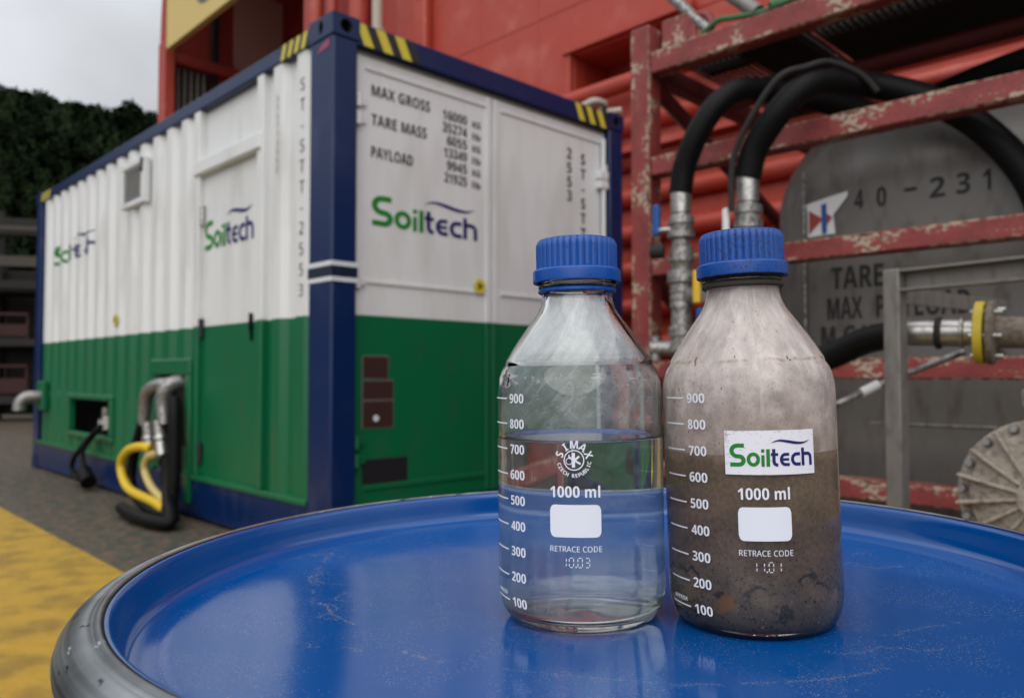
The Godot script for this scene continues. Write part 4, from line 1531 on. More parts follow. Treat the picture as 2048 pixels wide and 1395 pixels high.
	boxed("doorframe_header", Vector3(-0.012, 2.36, -1.80), Vector3(0.10, 2.46, -0.82), white, t, 0.008)
	boxed("doorframe_post", Vector3(0.005, SPLIT, -0.88), Vector3(0.10, y_top, -0.80), white, t, 0.006)
	boxed("doorframe_post", Vector3(0.005, SPLIT, -1.83), Vector3(0.10, y_top, -1.74), white, t, 0.006)
	boxed("doorframe_post", Vector3(0.005, 0.302, -0.88), Vector3(0.10, SPLIT, -0.80), green, t, 0.006)
	boxed("doorframe_post", Vector3(0.005, 0.302, -1.80), Vector3(0.10, SPLIT, -1.74), green, t, 0.006)
	# vent
	var v := Node3D.new()
	v.name = "vent"
	t.add_child(v)
	boxed("vent_frame", Vector3(-0.02, 2.34, -3.26), Vector3(0.03, 2.38, -2.74), white, v)
	boxed("vent_frame", Vector3(-0.02, 2.66, -3.26), Vector3(0.03, 2.70, -2.74), white, v)
	boxed("vent_frame", Vector3(-0.02, 2.38, -3.26), Vector3(0.03, 2.66, -3.22), white, v)
	boxed("vent_frame", Vector3(-0.02, 2.38, -2.80), Vector3(0.03, 2.66, -2.74), white, v)
	boxed("vent_catch", Vector3(-0.03, 2.58, -2.795), Vector3(-0.02, 2.69, -2.75), M.plate_black, v)
	boxed("vent_back", Vector3(0.012, 2.38, -3.22), Vector3(0.02, 2.66, -2.80), M.tank_grey, v)
	for k in 9:
		var sb := MB.new()
		sb.box(Vector3(-0.012, -0.0025, -3.22), Vector3(0.012, 0.0025, -2.80), 0.001, Transform3D(Basis(Vector3(0, 0, 1), 0.7), Vector3(-0.004, 2.395 + k * 0.031, 0)))
		part("louvre", sb, white, v)
	# hatch with rounded frame
	var h := Node3D.new()
	h.name = "hatch"
	t.add_child(h)
	boxed("hatch_frame", Vector3(-0.015, 0.76, -4.74), Vector3(0.055, 0.81, -3.43), green, h, 0.01)
	boxed("hatch_frame", Vector3(-0.015, 0.41, -4.74), Vector3(0.055, 0.46, -3.43), green, h, 0.01)
	boxed("hatch_frame", Vector3(-0.015, 0.46, -4.74), Vector3(0.055, 0.76, -4.66), green, h, 0.01)
	boxed("hatch_frame", Vector3(-0.015, 0.46, -3.51), Vector3(0.055, 0.76, -3.43), green, h, 0.01)
	piped("inner_pipe", [Vector3(0.25, 0.30, -3.95), Vector3(0.25, 1.0, -3.95)], 0.07, M.steel, h, 12)
	piped("inner_pipe", [Vector3(0.2, 0.46, -4.25), Vector3(0.2, 0.68, -4.25)], 0.04, M.steel, h, 10)
	piped("inner_valve", [Vector3(0.12, 0.50, -3.9), Vector3(0.06, 0.56, -3.66), Vector3(-0.02, 0.58, -3.55)], 0.06, M.fitting, h, 10)
	piped("inner_valve", [Vector3(-0.03, 0.63, -3.62), Vector3(0.03, 0.50, -3.58)], 0.05, M.rubber, h, 10)
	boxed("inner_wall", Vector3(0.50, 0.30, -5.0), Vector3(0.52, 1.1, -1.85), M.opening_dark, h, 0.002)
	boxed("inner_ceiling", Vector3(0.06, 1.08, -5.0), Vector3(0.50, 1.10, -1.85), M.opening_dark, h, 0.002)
	# recess for the hose connections
	boxed("recess_frame", Vector3(-0.02, 0.985, -2.54), Vector3(0.06, 1.10, -1.80), green, t, 0.01)
	boxed("recess_frame", Vector3(-0.02, 0.10, -1.885), Vector3(0.06, 0.985, -1.80), green, t, 0.01)
	# pipe stub at the far end
	piped("pipe_stub", [Vector3(0.05, 0.76, -5.58), Vector3(-0.07, 0.76, -5.58), Vector3(-0.15, 0.755, -5.60), Vector3(-0.20, 0.70, -5.62), Vector3(-0.21, 0.62, -5.62)], 0.062, M.fitting, t, 14, 3)
	boxed("stub_flange", Vector3(-0.04, 0.62, -5.70), Vector3(0.02, 0.92, -5.46), green, t, 0.01)
	# lettering on the long side
	var side_face := on_plane(Vector3(-0.004, 0, 0), Vector3(0, 0, 1), Vector3(0, 1, 0))
	var sheet_face := func(p: Vector2) -> Array: return [Vector3(wave_at(p.x) - 0.003, p.y, p.x), Vector3(-1, 0, 0)]
	b = MB.new()
	column(b, "ST-STT-2553", -0.335, 2.66, 0.070, 0.1165, sheet_face, false)
	column(b, "STSTT2553", -0.625, 2.63, 0.034, 0.0525, sheet_face, false)
	part("side_lettering", b, M.letter_black, t)
	for q: Array in [[on_plane(Vector3(0.042, 0, 0), Vector3(0, 0, 1), Vector3(0, 1, 0)), -1.715, 1.838, 0.605, 0.60], [sheet_face, -5.337, 2.09, 1.04, 0.62]]:
		var lg := Node3D.new()
		lg.name = "logo_print" if not t.has_node("logo_print") else "logo_print_001"
		t.add_child(lg)
		b = MB.new()
		b.laid(finer(fitted(logo_green(), Vector2(q[1], q[2]), Vector2(q[3], q[4]))), q[0])
		part("green_letters", b, M.logo_green, lg)
		b = MB.new()
		b.laid(finer(fitted(logo_blue(), Vector2(q[1], q[2]), Vector2(q[3], q[4]))), q[0])
		part("navy_letters", b, M.logo_blue, lg)
	disc(t, Vector3(-0.002, 1.445, -3.40), Vector3(-1, 0, 0), 0.052)
	# door end
	for q: Array in [[0.165, 1.185], [1.20, W - 0.165]]:
		var leaf := Node3D.new()
		leaf.name = "end_door" if not t.has_node("end_door") else "end_door_001"
		t.add_child(leaf)
		boxed("upper_leaf", Vector3(q[0], SPLIT + 0.0005, -0.085), Vector3(q[1], H - 0.165, -0.05), white, leaf, 0.002)
		boxed("lower_leaf", Vector3(q[0], 0.262, -0.085), Vector3(q[1], SPLIT - 0.0005, -0.05), green, leaf, 0.002)
		for y: float in [2.70, 1.505]:
			boxed("pressed_ridge", Vector3(q[0] + 0.07, y - 0.012, -0.05), Vector3(q[1] - 0.03, y + 0.012, -0.040), white, leaf, 0.004)
		boxed("pressed_ridge", Vector3(q[0] + 0.07, 0.35, -0.05), Vector3(q[1] - 0.03, 0.38, -0.040), green, leaf, 0.004)
		boxed("meeting_strip", Vector3(q[1] - 0.045 if q[0] < 1.0 else q[0], SPLIT + 0.001, -0.05), Vector3(q[1] if q[0] < 1.0 else q[0] + 0.04, H - 0.17, -0.038), white, leaf, 0.003)
		boxed("meeting_strip", Vector3(q[1] - 0.045 if q[0] < 1.0 else q[0], 0.264, -0.05), Vector3(q[1] if q[0] < 1.0 else q[0] + 0.04, SPLIT - 0.001, -0.038), green, leaf, 0.003)
		for y: float in [2.50, 2.40, 1.50, 0.62, 0.52]:
			var hx: float = q[0] + 0.005 if q[0] < 1.0 else q[1] - 0.03
			piped("hinge", [Vector3(hx + 0.012, y - 0.035, -0.03), Vector3(hx + 0.012, y + 0.035, -0.03)], 0.02, white if y > SPLIT else green, leaf, 10)
			boxed("hinge_blade", Vector3(hx - 0.0, y - 0.022, -0.049), Vector3(hx + 0.07, y + 0.022, -0.036), white if y > SPLIT else green, leaf, 0.003)
	boxed("door_seal", Vector3(0.165, H - 0.164, -0.08), Vector3(W - 0.165, H - 0.142, -0.045), M.seal_grey, t, 0.002)
	piped("locking_bar", [Vector3(2.29, 0.3, -0.02), Vector3(2.29, 2.72, -0.02)], 0.016, white, t, 10)
	for y: float in [2.45, 2.38, 1.2]:
		boxed("lock_bracket", Vector3(2.235, y - 0.03, -0.05), Vector3(2.33, y + 0.03, 0.0), white, t, 0.005)
	var face := on_plane(Vector3(0, 0, -0.047), Vector3(1, 0, 0), Vector3(0, 1, 0))
	b = MB.new()
	write(b, "MAX GROSS", Vector2(0.278, 2.553), 0.062, face, 0.0, 0.415)
	write(b, "TARE MASS", Vector2(0.278, 2.388), 0.062, face, 0.0, 0.39)
	write(b, "PAYLOAD", Vector2(0.278, 2.205), 0.062, face, 0.0, 0.29)
	var rows := [["16000", "KG", 0.79], ["35274", "lb", 0.79], ["6055", "KG", 0.825], ["13349", "lb", 0.80], ["9945", "KG", 0.825], ["21925", "lb", 0.805]]
	for i in 6:
		var y := 2.538 - i * 0.0765
		write(b, rows[i][0], Vector2(rows[i][2], y), 0.058, face, 0.0, 0.985 - rows[i][2])
		write(b, rows[i][1], Vector2(1.03, y), 0.040, face, 0.0, 0.068)
	column(b, "2553", 1.945, 2.59, 0.075, 0.1, face)
	column(b, "ST-STT", 2.093, 2.575, 0.075, 0.107, face)
	part("door_lettering", b, M.letter_black, t)
	var lg := Node3D.new()
	lg.name = "logo_print_002"
	t.add_child(lg)
	b = MB.new()
	b.laid(fitted(logo_green(), Vector2(0.283, 1.825), Vector2(0.655, 0.52)), face)
	part("green_letters", b, M.logo_green, lg)
	b = MB.new()
	b.laid(fitted(logo_blue(), Vector2(0.283, 1.825), Vector2(0.655, 0.52)), face)
	part("navy_letters", b, M.logo_blue, lg)
	disc(t, Vector3(1.083, 1.54, -0.036), Vector3(0, 0, 1), 0.047)
	for q: Array in [[0.232, 0.970, 0.397, 1.088], [0.232, 0.852, 0.431, 0.952], [0.232, 0.695, 0.432, 0.840]]:
		boxed("plate_rim", Vector3(q[0] - 0.006, q[1] - 0.006, -0.0495), Vector3(q[2] + 0.006, q[3] + 0.006, -0.0465), M.stand_steel, t, 0.001)
		boxed("data_plate", Vector3(q[0], q[1], -0.049), Vector3(q[2], q[3], -0.044), M.plate_brown, t, 0.001)
	boxed("warning_plate", Vector3(0.228, 0.385, -0.049), Vector3(0.535, 0.52, -0.044), M.plate_black, t, 0.002)
	disc(t, Vector3(0.315, 0.745, -0.0425), Vector3(0, 0, 1), 0.018, M.stripe_white)
	# a hose bent over the roof, and a shackle on the far corner
	var roof_hose := thing("roof_hose", "black hose arched over the container roof behind the navy rail", "hose", CONTAINER_AT, TURN_C)
	piped("hose_run", [Vector3(0.55, 2.82, -0.95), Vector3(0.9, 2.90, -0.90), Vector3(1.25, 2.99, -0.85), Vector3(1.6, 2.99, -0.8), Vector3(1.85, 2.90, -0.75), Vector3(1.95, 2.82, -0.75)], 0.035, M.rubber, roof_hose, 10, 4)
	var sh := thing("lifting_shackle", "pale lifting shackle lying on the far top corner of the container", "shackle", CONTAINER_AT, TURN_C)
	piped("bow", [Vector3(2.16, 2.955, -0.10), Vector3(2.20, 2.985, -0.03), Vector3(2.30, 2.985, -0.02), Vector3(2.36, 2.965, -0.08)], 0.028, M.tube_beige, sh, 10, 4)
	piped("pin", [Vector3(2.38, 2.965, -0.15), Vector3(2.46, 2.965, 0.02)], 0.026, M.tube_beige, sh, 10)
	side_hoses()


func finer(tris: PackedVector2Array) -> PackedVector2Array:
	# cut triangles up so that they can follow a corrugated sheet
	var o := tris
	for pass_ in 3:
		var q := PackedVector2Array()
		for i in range(0, o.size(), 3):
			var a := o[i]
			var b := o[i + 1]
			var c := o[i + 2]
			if maxf(absf(a.x - b.x), maxf(absf(b.x - c.x), absf(c.x - a.x))) < 0.03:
				q.append_array(PackedVector2Array([a, b, c]))
				continue
			var ab := (a + b) / 2.0
			var bc := (b + c) / 2.0
			var ca := (c + a) / 2.0
			q.append_array(PackedVector2Array([a, ab, ca, ab, b, bc, ca, bc, c, ab, bc, ca]))
		o = q
	return o


func column(b: MB, text: String, x: float, top: float, height: float, step: float, where: Callable, bold := true) -> void:
	# characters stacked one under the other
	for i in text.length():
		write(b, text[i], Vector2(x, top - height - i * step), height, where, 0.5, 0.0, bold)


func disc(t: Node3D, at: Vector3, out: Vector3, r: float, m: Material = null) -> void:
	var b := MB.new()
	b.lathe([Vector2(r, 0), Vector2(r, 0.003), Vector2(0, 0.0035)], 24, turned(at, at + out))
	var s := part("round_sticker", b, m if m else M.hazard_yellow, t)
	if m == null:
		b = MB.new()
		for k in 3:
			b.lathe([Vector2(r * 0.24, 0.0038), Vector2(0, 0.0042)], 12, turned(at, at + out) * Transform3D(Basis(), Vector3(sin(k * TAU / 3), 0, cos(k * TAU / 3)) * r * 0.3))
		part("symbol", b, M.letter_black, s)


func hazard(t: Node3D, where: Callable, x0: float, x1: float, y0: float, y1: float, n: int, falling := false) -> void:
	var step := (x1 - x0) / n
	var lean := step * 0.45 * (-1.0 if falling else 1.0)
	var yellow := MB.new()
	var black := MB.new()
	for i in n * 2:
		var a := x0 + i * step / 2.0
		var c := a + step / 2.0
		(yellow if i % 2 == 0 else black).laid(PackedVector2Array([Vector2(a - lean / 2, y0), Vector2(c - lean / 2, y0), Vector2(c + lean / 2, y1), Vector2(a - lean / 2, y0), Vector2(c + lean / 2, y1), Vector2(a + lean / 2, y1)]), where)
	part("hazard_stripe", yellow, M.hazard_yellow, t)
	part("hazard_stripe", black, M.hazard_black, t)


func corner_casting(t: Node3D, lo: Vector3, hi: Vector3, m: Material) -> void:
	# a cast corner block with an oval hole in the end and the side
	var c := CSGCombiner3D.new()
	c.name = "corner_casting" if not t.has_node("corner_casting") else "corner_casting_%03d" % t.get_children().filter(func(o: Node) -> bool: return o.name.begins_with("corner_casting")).size()
	var box := CSGBox3D.new()
	box.name = "block"
	box.size = hi - lo
	box.position = (hi + lo) / 2.0
	box.material = m
	c.add_child(box)
	var mid := (hi + lo) / 2.0
	for axis: Vector3 in [Vector3(1, 0, 0), Vector3(0, 0, 1)]:
		var hole := CSGCylinder3D.new()
		hole.name = "hole"
		hole.operation = CSGShape3D.OPERATION_SUBTRACTION
		hole.radius = 0.038
		hole.height = 0.5
		hole.sides = 24
		hole.material = M.opening_dark
		var y := axis
		var x := Vector3.UP.cross(y)
		hole.transform = Transform3D(Basis(x * (0.62 if axis.x > 0.5 else 1.0), y, x.cross(y)), mid)
		c.add_child(hole, true)
	t.add_child(c, true)


func side_hoses() -> void:
	# fittings and hoses at the recess in the long side
	var f := thing("hose_manifold", "cluster of steel hose couplings in the green recess of the container", "hose couplings", CONTAINER_AT, TURN_C)
	piped("elbow", [Vector3(0.12, 0.92, -2.10), Vector3(-0.05, 0.92, -2.15), Vector3(-0.10, 0.87, -2.33), Vector3(-0.10, 0.74, -2.40), Vector3(-0.10, 0.62, -2.42)], [0.045, 0.046, 0.050, 0.046, 0.04], M.fitting, f, 14, 4)
	piped("elbow", [Vector3(0.12, 0.93, -1.98), Vector3(-0.04, 0.93, -1.98), Vector3(-0.10, 0.88, -2.0), Vector3(-0.11, 0.78, -2.02), Vector3(-0.11, 0.64, -1.99)], [0.050, 0.052, 0.056, 0.05, 0.04], M.fitting, f, 14, 4)
	for q: Array in [[-0.12, -2.28, 0.64, -2.22, 0.42], [-0.13, -2.05, 0.66, -1.97, 0.43]]:
		piped("coupling", [Vector3(q[0], q[2], q[1]), Vector3(q[0], lerpf(q[2], q[4], 0.4), lerpf(q[1], q[3], 0.4))], 0.040, M.fitting, f, 14)
		piped("coupling", [Vector3(q[0], lerpf(q[2], q[4], 0.42), lerpf(q[1], q[3], 0.42)), Vector3(q[0], lerpf(q[2], q[4], 0.55), lerpf(q[1], q[3], 0.55))], 0.050, M.steel, f, 14)
		piped("coupling", [Vector3(q[0], lerpf(q[2], q[4], 0.6), lerpf(q[1], q[3], 0.6)), Vector3(q[0], q[4], q[3])], 0.044, M.steel, f, 14)
	piped("cam_lever", [Vector3(-0.06, 0.80, -1.86), Vector3(-0.06, 0.50, -1.80)], 0.022, M.rubber, f, 8)
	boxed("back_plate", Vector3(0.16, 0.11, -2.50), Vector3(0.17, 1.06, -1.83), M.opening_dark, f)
	var h := thing("yellow_hose", "bright yellow hose looping from the couplings to the deck", "hose", CONTAINER_AT, TURN_C)
	piped("hose_run", [Vector3(-0.14, 0.46, -2.16), Vector3(-0.16, 0.474, -2.25), Vector3(-0.18, 0.43, -2.50), Vector3(-0.18, 0.308, -2.645), Vector3(-0.18, 0.157, -2.48), Vector3(-0.18, 0.115, -2.0), Vector3(-0.2, 0.095, -1.72)], 0.033, M.hose_yellow, h, 12, 6)
	h = thing("yellow_hose", "pale worn yellow hose inside the loop of the brighter one", "hose", CONTAINER_AT, TURN_C)
	piped("hose_run", [Vector3(-0.13, 0.44, -1.98), Vector3(-0.14, 0.43, -2.08), Vector3(-0.15, 0.396, -2.19), Vector3(-0.15, 0.303, -2.235), Vector3(-0.15, 0.194, -2.09), Vector3(-0.15, 0.122, -1.81)], 0.028, M.hose_pale_yellow, h, 12, 6)
	h = thing("black_hose", "thick black hose hanging outermost from the couplings to the deck", "hose", CONTAINER_AT, TURN_C)
	piped("hose_run", [Vector3(-0.11, 0.63, -2.42), Vector3(-0.12, 0.425, -2.53), Vector3(-0.13, 0.20, -2.58), Vector3(-0.15, 0.085, -2.36), Vector3(-0.2, 0.055, -1.93), Vector3(-0.22, 0.07, -1.50)], 0.036, M.rubber, h, 12, 6)
	h = thing("black_hose", "black hose hanging straight beside the recess edge to the deck", "hose", CONTAINER_AT, TURN_C)
	piped("hose_run", [Vector3(-0.08, 0.82, -1.90), Vector3(-0.10, 0.713, -1.84), Vector3(-0.11, 0.481, -1.80), Vector3(-0.12, 0.279, -1.78), Vector3(-0.14, 0.14, -1.76), Vector3(-0.22, 0.06, -1.60), Vector3(-0.26, 0.05, -1.50)], 0.042, M.rubber, h, 12, 6)
	h = thing("black_hose", "black hose coiled in a heap at the container foot", "hose", CONTAINER_AT, TURN_C)
	piped("hose_run", [Vector3(-0.10, 0.42, -1.97), Vector3(-0.11, 0.30, -1.93), Vector3(-0.13, 0.20, -1.86), Vector3(-0.2, 0.13, -1.66), Vector3(-0.24, 0.11, -1.52), Vector3(-0.28, 0.055, -1.44), Vector3(-0.34, 0.055, -1.62), Vector3(-0.34, 0.055, -1.95), Vector3(-0.30, 0.055, -2.25)], 0.042, M.rubber, h, 12, 6)
	h = thing("power_cable", "black cable with plug hanging from the container hatch", "cable", CONTAINER_AT, TURN_C)
	piped("cable_run", [Vector3(-0.05, 0.56, -3.55), Vector3(-0.10, 0.48, -3.62), Vector3(-0.10, 0.374, -3.87), Vector3(-0.10, 0.247, -4.12), Vector3(-0.11, 0.134, -4.15), Vector3(-0.11, 0.075, -3.95), Vector3(-0.11, 0.10, -3.72)], 0.022, M.rubber, h, 8, 5)
	piped("cable_run", [Vector3(-0.06, 0.52, -3.60), Vector3(-0.11, 0.36, -3.80), Vector3(-0.12, 0.26, -3.80), Vector3(-0.12, 0.15, -3.70)], 0.020, M.rubber, h, 8, 5)
	piped("plug", [Vector3(-0.12, 0.16, -3.78), Vector3(-0.12, 0.08, -3.62)], 0.065, M.rubber, h, 10)


# ---------- tank frame ----------
const FRAME_AT := Vector3(0.575, 0, -3.5)

func tank_frame() -> void:
	var t := thing("tank_frame", "flaking red steel frame around a grey cargo tank", "tank frame", FRAME_AT, TURN_F)
	var red: Material = M.frame_red
	var dark: Material = M.frame_red_shaded
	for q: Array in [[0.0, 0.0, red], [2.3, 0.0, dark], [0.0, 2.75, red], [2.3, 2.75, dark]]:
		boxed("post", Vector3(q[0], 0, q[1] - 0.05), Vector3(q[0] + 0.095, 2.555, q[1] + 0.052), q[2], t, 0.006)
	for q: Array in [[2.33, 2.43], [1.87, 1.957], [1.424, 1.50], [0.972, 1.048], [0.54, 0.612], [0.05, 0.16]]:
		boxed("beam", Vector3(0.004, q[0], 0.055), Vector3(0.085, q[1], 2.70), red, t, 0.006)
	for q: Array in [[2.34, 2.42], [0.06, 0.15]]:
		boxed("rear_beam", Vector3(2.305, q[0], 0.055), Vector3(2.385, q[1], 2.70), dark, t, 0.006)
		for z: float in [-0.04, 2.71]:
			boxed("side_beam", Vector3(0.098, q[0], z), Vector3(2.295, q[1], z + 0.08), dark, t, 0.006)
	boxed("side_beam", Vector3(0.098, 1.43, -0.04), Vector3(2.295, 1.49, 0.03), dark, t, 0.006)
	var b := MB.new()
	b.tube([Vector3(0.1, 2.32, -0.0), Vector3(2.3, 1.5, -0.0)], 0.035, 8)
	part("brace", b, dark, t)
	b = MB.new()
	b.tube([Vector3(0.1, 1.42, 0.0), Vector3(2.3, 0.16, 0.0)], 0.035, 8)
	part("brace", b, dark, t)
	b = MB.new()
	b.tube([Vector3(0.6, 2.33, 0.1), Vector3(0.6, 2.33, 2.7)], 0.04, 8)
	part("deck_joist", b, dark, t)
	boxed("deck_edge", Vector3(0.88, 2.40, 0.62), Vector3(0.92, 2.46, 2.70), dark, t)
	# walkway over the tank: perforated plate, part of it covered by boards
	b = MB.new()
	for i in 42:
		b.box(Vector3(0.1 + i * 0.030, 2.432, 0.06), Vector3(0.1 + i * 0.030 + 0.010, 2.435, 2.70 if i < 26 else 0.63), 0.0)
	for i in 88:
		b.box(Vector3(0.1, 2.4355, 0.06 + i * 0.030), Vector3(1.34 if i < 20 else 0.88, 2.4385, 0.06 + i * 0.030 + 0.012), 0.0)
	part("grating", b, M.grating_steel, t, "stuff")
	for q: Array in [[0.09, 0.24, 0.06, 0.62], [0.40, 0.50, 0.06, 0.30], [0.24, 0.70, 0.30, 0.60], [0.74, 0.84, 0.06, 0.6], [1.05, 1.34, 0.06, 0.62], [0.09, 0.24, 0.64, 1.15], [0.40, 0.88, 0.64, 1.5], [0.09, 0.30, 1.17, 2.7], [0.31, 0.88, 1.52, 2.7]]:
		boxed("cover_board", Vector3(q[0], 2.45, q[2]), Vector3(q[1], 2.47, q[3]), M.grating_steel, t, 0.003)
	# lifting gear on top
	boxed("gusset_plate", Vector3(0.03, 2.432, 0.10), Vector3(0.05, 2.56, 0.27), red, t, 0.004)
	b = MB.new()
	var eye := []
	for i in 17:
		eye.append(Vector3(0.045, 2.48 + 0.055 * sin(i * TAU / 16), 0.285 + 0.055 * cos(i * TAU / 16)))
	b.tube(eye, 0.018, 8)
	part("pad_eye", b, red, t)
	var rod := thing("tie_rod", "thin grey rod leaning on the top beam of the red frame", "rod", FRAME_AT, TURN_F)
	piped("shaft", [Vector3(0.04, 2.455, 0.33), Vector3(0.10, 2.95, -0.12)], 0.024, M.fitting, rod, 10)
	rod = thing("tie_rod", "thicker grey rod on the top beam beyond the green rope", "rod", FRAME_AT, TURN_F)
	piped("shaft", [Vector3(0.05, 2.46, 0.55), Vector3(0.12, 2.98, 0.02)], 0.032, M.stand_steel, rod, 10)
	rod = thing("rope", "green rope tied along the top beam of the red frame", "rope", FRAME_AT, TURN_F)
	piped("rope_run", [Vector3(0.03, 2.44, 0.30), Vector3(0.03, 2.475, 0.38), Vector3(0.03, 2.465, 0.45), Vector3(0.04, 2.45, 0.58), Vector3(0.03, 2.455, 0.68), Vector3(0.04, 2.46, 0.75)], 0.013, M.rope_green, rod, 8, 4)
	piped("knot", [Vector3(0.02, 2.45, 0.62), Vector3(0.05, 2.475, 0.66)], 0.022, M.rope_green, rod, 8)
	# orange pipes running behind, above the tank
	var p := thing("overhead_pipe", "orange-red pipe crossing above the tank, upper of the pair", "pipe", FRAME_AT, TURN_F)
	piped("pipe_run", [Vector3(2.7, 3.10, -0.6), Vector3(2.7, 3.10, 3.2)], 0.06, M.hull_red, p, 14)
	p = thing("overhead_pipe", "orange-red pipe crossing above the tank, lower of the pair", "pipe", FRAME_AT, TURN_F)
	piped("pipe_run", [Vector3(2.66, 2.93, -0.2), Vector3(2.66, 2.93, 3.2)], 0.05, M.hull_red, p, 14)
	# the tank
	var k := Node3D.new()
	k.name = "tank"
	t.add_child(k)
	b = MB.new()
	var shape := func(inset: float) -> Array:
		var o := []
		for corner: Array in [[2.28, 1.66, 0.0], [0.85, 1.66, 90.0], [0.85, 0.75, 180.0], [2.28, 0.75, 270.0]]:
			o.append_array(arc(Vector2(corner[0], corner[1]), 0.41 - inset, 0.41 - inset, corner[2], corner[2] + 90.0, 12))
		return o
	var rings := []
	for q: Array in [[0.40, 0.295], [0.33, 0.2955], [0.27, 0.298], [0.21, 0.304], [0.16, 0.314], [0.11, 0.330], [0.07, 0.352], [0.035, 0.385], [0.012, 0.425], [0.0, 0.47], [0.0, 2.2]]:
		var ring := []
		for e: Vector2 in shape.call(q[0]):
			ring.append(Vector3(q[1], e.y, e.x))
		rings.append(ring)
	var mid := Vector3(1.2, 1.2, 1.55)
	for i in rings.size() - 1:
		var n: int = rings[i].size()
		for j in n:
			var a: Vector3 = rings[i][j]
			var c: Vector3 = rings[i][(j + 1) % n]
			var d: Vector3 = rings[i + 1][(j + 1) % n]
			var e: Vector3 = rings[i + 1][j]
			var nn := (c - a).cross(e - a).normalized()
			if nn.dot((a + d) / 2.0 - mid) < 0.0:
				nn = -nn
			var soft := func(p: Vector3, ring_: int) -> Vector3:
				var flat := Vector3(0, p.y - clampf(p.y, 0.75, 1.66), p.z - clampf(p.z, 0.85, 2.28)).normalized()
				return (Vector3(-1, 0, 0) * [1.0, 1.0, 0.98, 0.94, 0.88, 0.78, 0.64, 0.45, 0.2, 0.0, 0.0][ring_] + flat * [0.0, 0.1, 0.2, 0.34, 0.48, 0.62, 0.77, 0.89, 0.98, 1.0, 1.0][ring_]).normalized()
			var na: Vector3 = soft.call(a, i)
			var nc: Vector3 = soft.call(c, i)
			var nd: Vector3 = soft.call(d, i + 1)
			var ne: Vector3 = soft.call(e, i + 1)
			b.tri(a, c, d, na, nc, nd)
			b.tri(a, d, e, na, nd, ne)
	for face in 2:
		var ring: Array = rings[0 if face == 0 else -1]
		var c := Vector3(0.295 if face == 0 else 2.2, 1.2, 1.55)
		for j in ring.size():
			var nn := Vector3(-1 if face == 0 else 1, 0, 0)
			b.tri(c, ring[j], ring[(j + 1) % ring.size()], nn, nn, nn)
	part("shell", b, M.tank_grey, k)
	b = MB.new()
	var where := on_plane(Vector3(0.2925, 0, 0), Vector3(0, 0, 1), Vector3(0, 1, 0))
	for q: Array in [["4", 0.832, 1.650, 0.035], ["0", 0.918, 1.646, 0.036], ["-", 1.02, 1.668, 0.045], ["2", 1.110, 1.650, 0.052], ["3", 1.200, 1.650, 0.046], ["1", 1.286, 1.650, 0.026]]:
		write(b, q[0], Vector2(q[1], q[2]), 0.075, where, 0.0, q[3])
	write(b, "TARE", Vector2(0.735, 1.335), 0.088, where, 0.0, 0.205)
	write(b, "MAX", Vector2(0.717, 1.212), 0.088, where, 0.0, 0.14)
	write(b, "PAYLOAD", Vector2(0.91, 1.212), 0.088, where, 0.0, 0.33)
	write(b, "M.G.W.", Vector2(0.69, 1.097), 0.088, where, 0.0, 0.255)
	part("stencil_lettering", b, M.letter_black, k)
	b = MB.new()
	b.tube([Vector3(0.302, 0.62, 0.62), Vector3(0.302, 1.2, 0.62), Vector3(0.302, 1.85, 0.62)], 0.006, 8)
	part("weld_seam", b, M.fitting, k)
	b = MB.new()
	b.tube([Vector3(0.318, 0.80, 0.60), Vector3(0.296, 0.80, 0.95), Vector3(0.296, 0.80, 2.3)], 0.006, 8)
	part("weld_seam", b, M.fitting, k)
	# the flag sticker
	b = MB.new()
	var dish := func(p: Vector2, out: float) -> Vector3:
		var inset := minf(p.x - 0.44, 0.41)
		return Vector3(0.295 + 0.13 * pow(maxf(0.0, 1.0 - inset / 0.41), 3.0) - out, p.y, p.x)
	var flat := func(p: Vector2) -> Array: return [dish.call(p, 0.007), Vector3(-1, 0, 0)]
	var outline := PackedVector2Array([Vector2(0.627, 1.700), Vector2(0.69, 1.709), Vector2(0.75, 1.718), Vector2(0.808, 1.726), Vector2(0.806, 1.706), Vector2(0.748, 1.640), Vector2(0.755, 1.562), Vector2(0.68, 1.562), Vector2(0.618, 1.562)])
	var ot := Geometry2D.triangulate_polygon(outline)
	var otris := PackedVector2Array()
	for q in ot:
		otris.append(outline[q])
	b.laid(finer(otris), flat)
	var fl := part("flag_sticker", b, M.tag_white, k)
	b = MB.new()
	var up := func(p: Vector2) -> Array: return [dish.call(p, 0.011), Vector3(-1, 0, 0)]
	b.laid(PackedVector2Array([Vector2(0.642, 1.672), Vector2(0.640, 1.572), Vector2(0.705, 1.628), Vector2(0.720, 1.648), Vector2(0.722, 1.602), Vector2(0.746, 1.630)]), up)
	part("red_field", b, M.flag_red, fl)
	b = MB.new()
	b.laid(PackedVector2Array([Vector2(0.698, 1.688), Vector2(0.720, 1.691), Vector2(0.721, 1.568), Vector2(0.698, 1.688), Vector2(0.721, 1.568), Vector2(0.700, 1.567)]), up)
	part("blue_bar", b, M.handle_blue, fl)


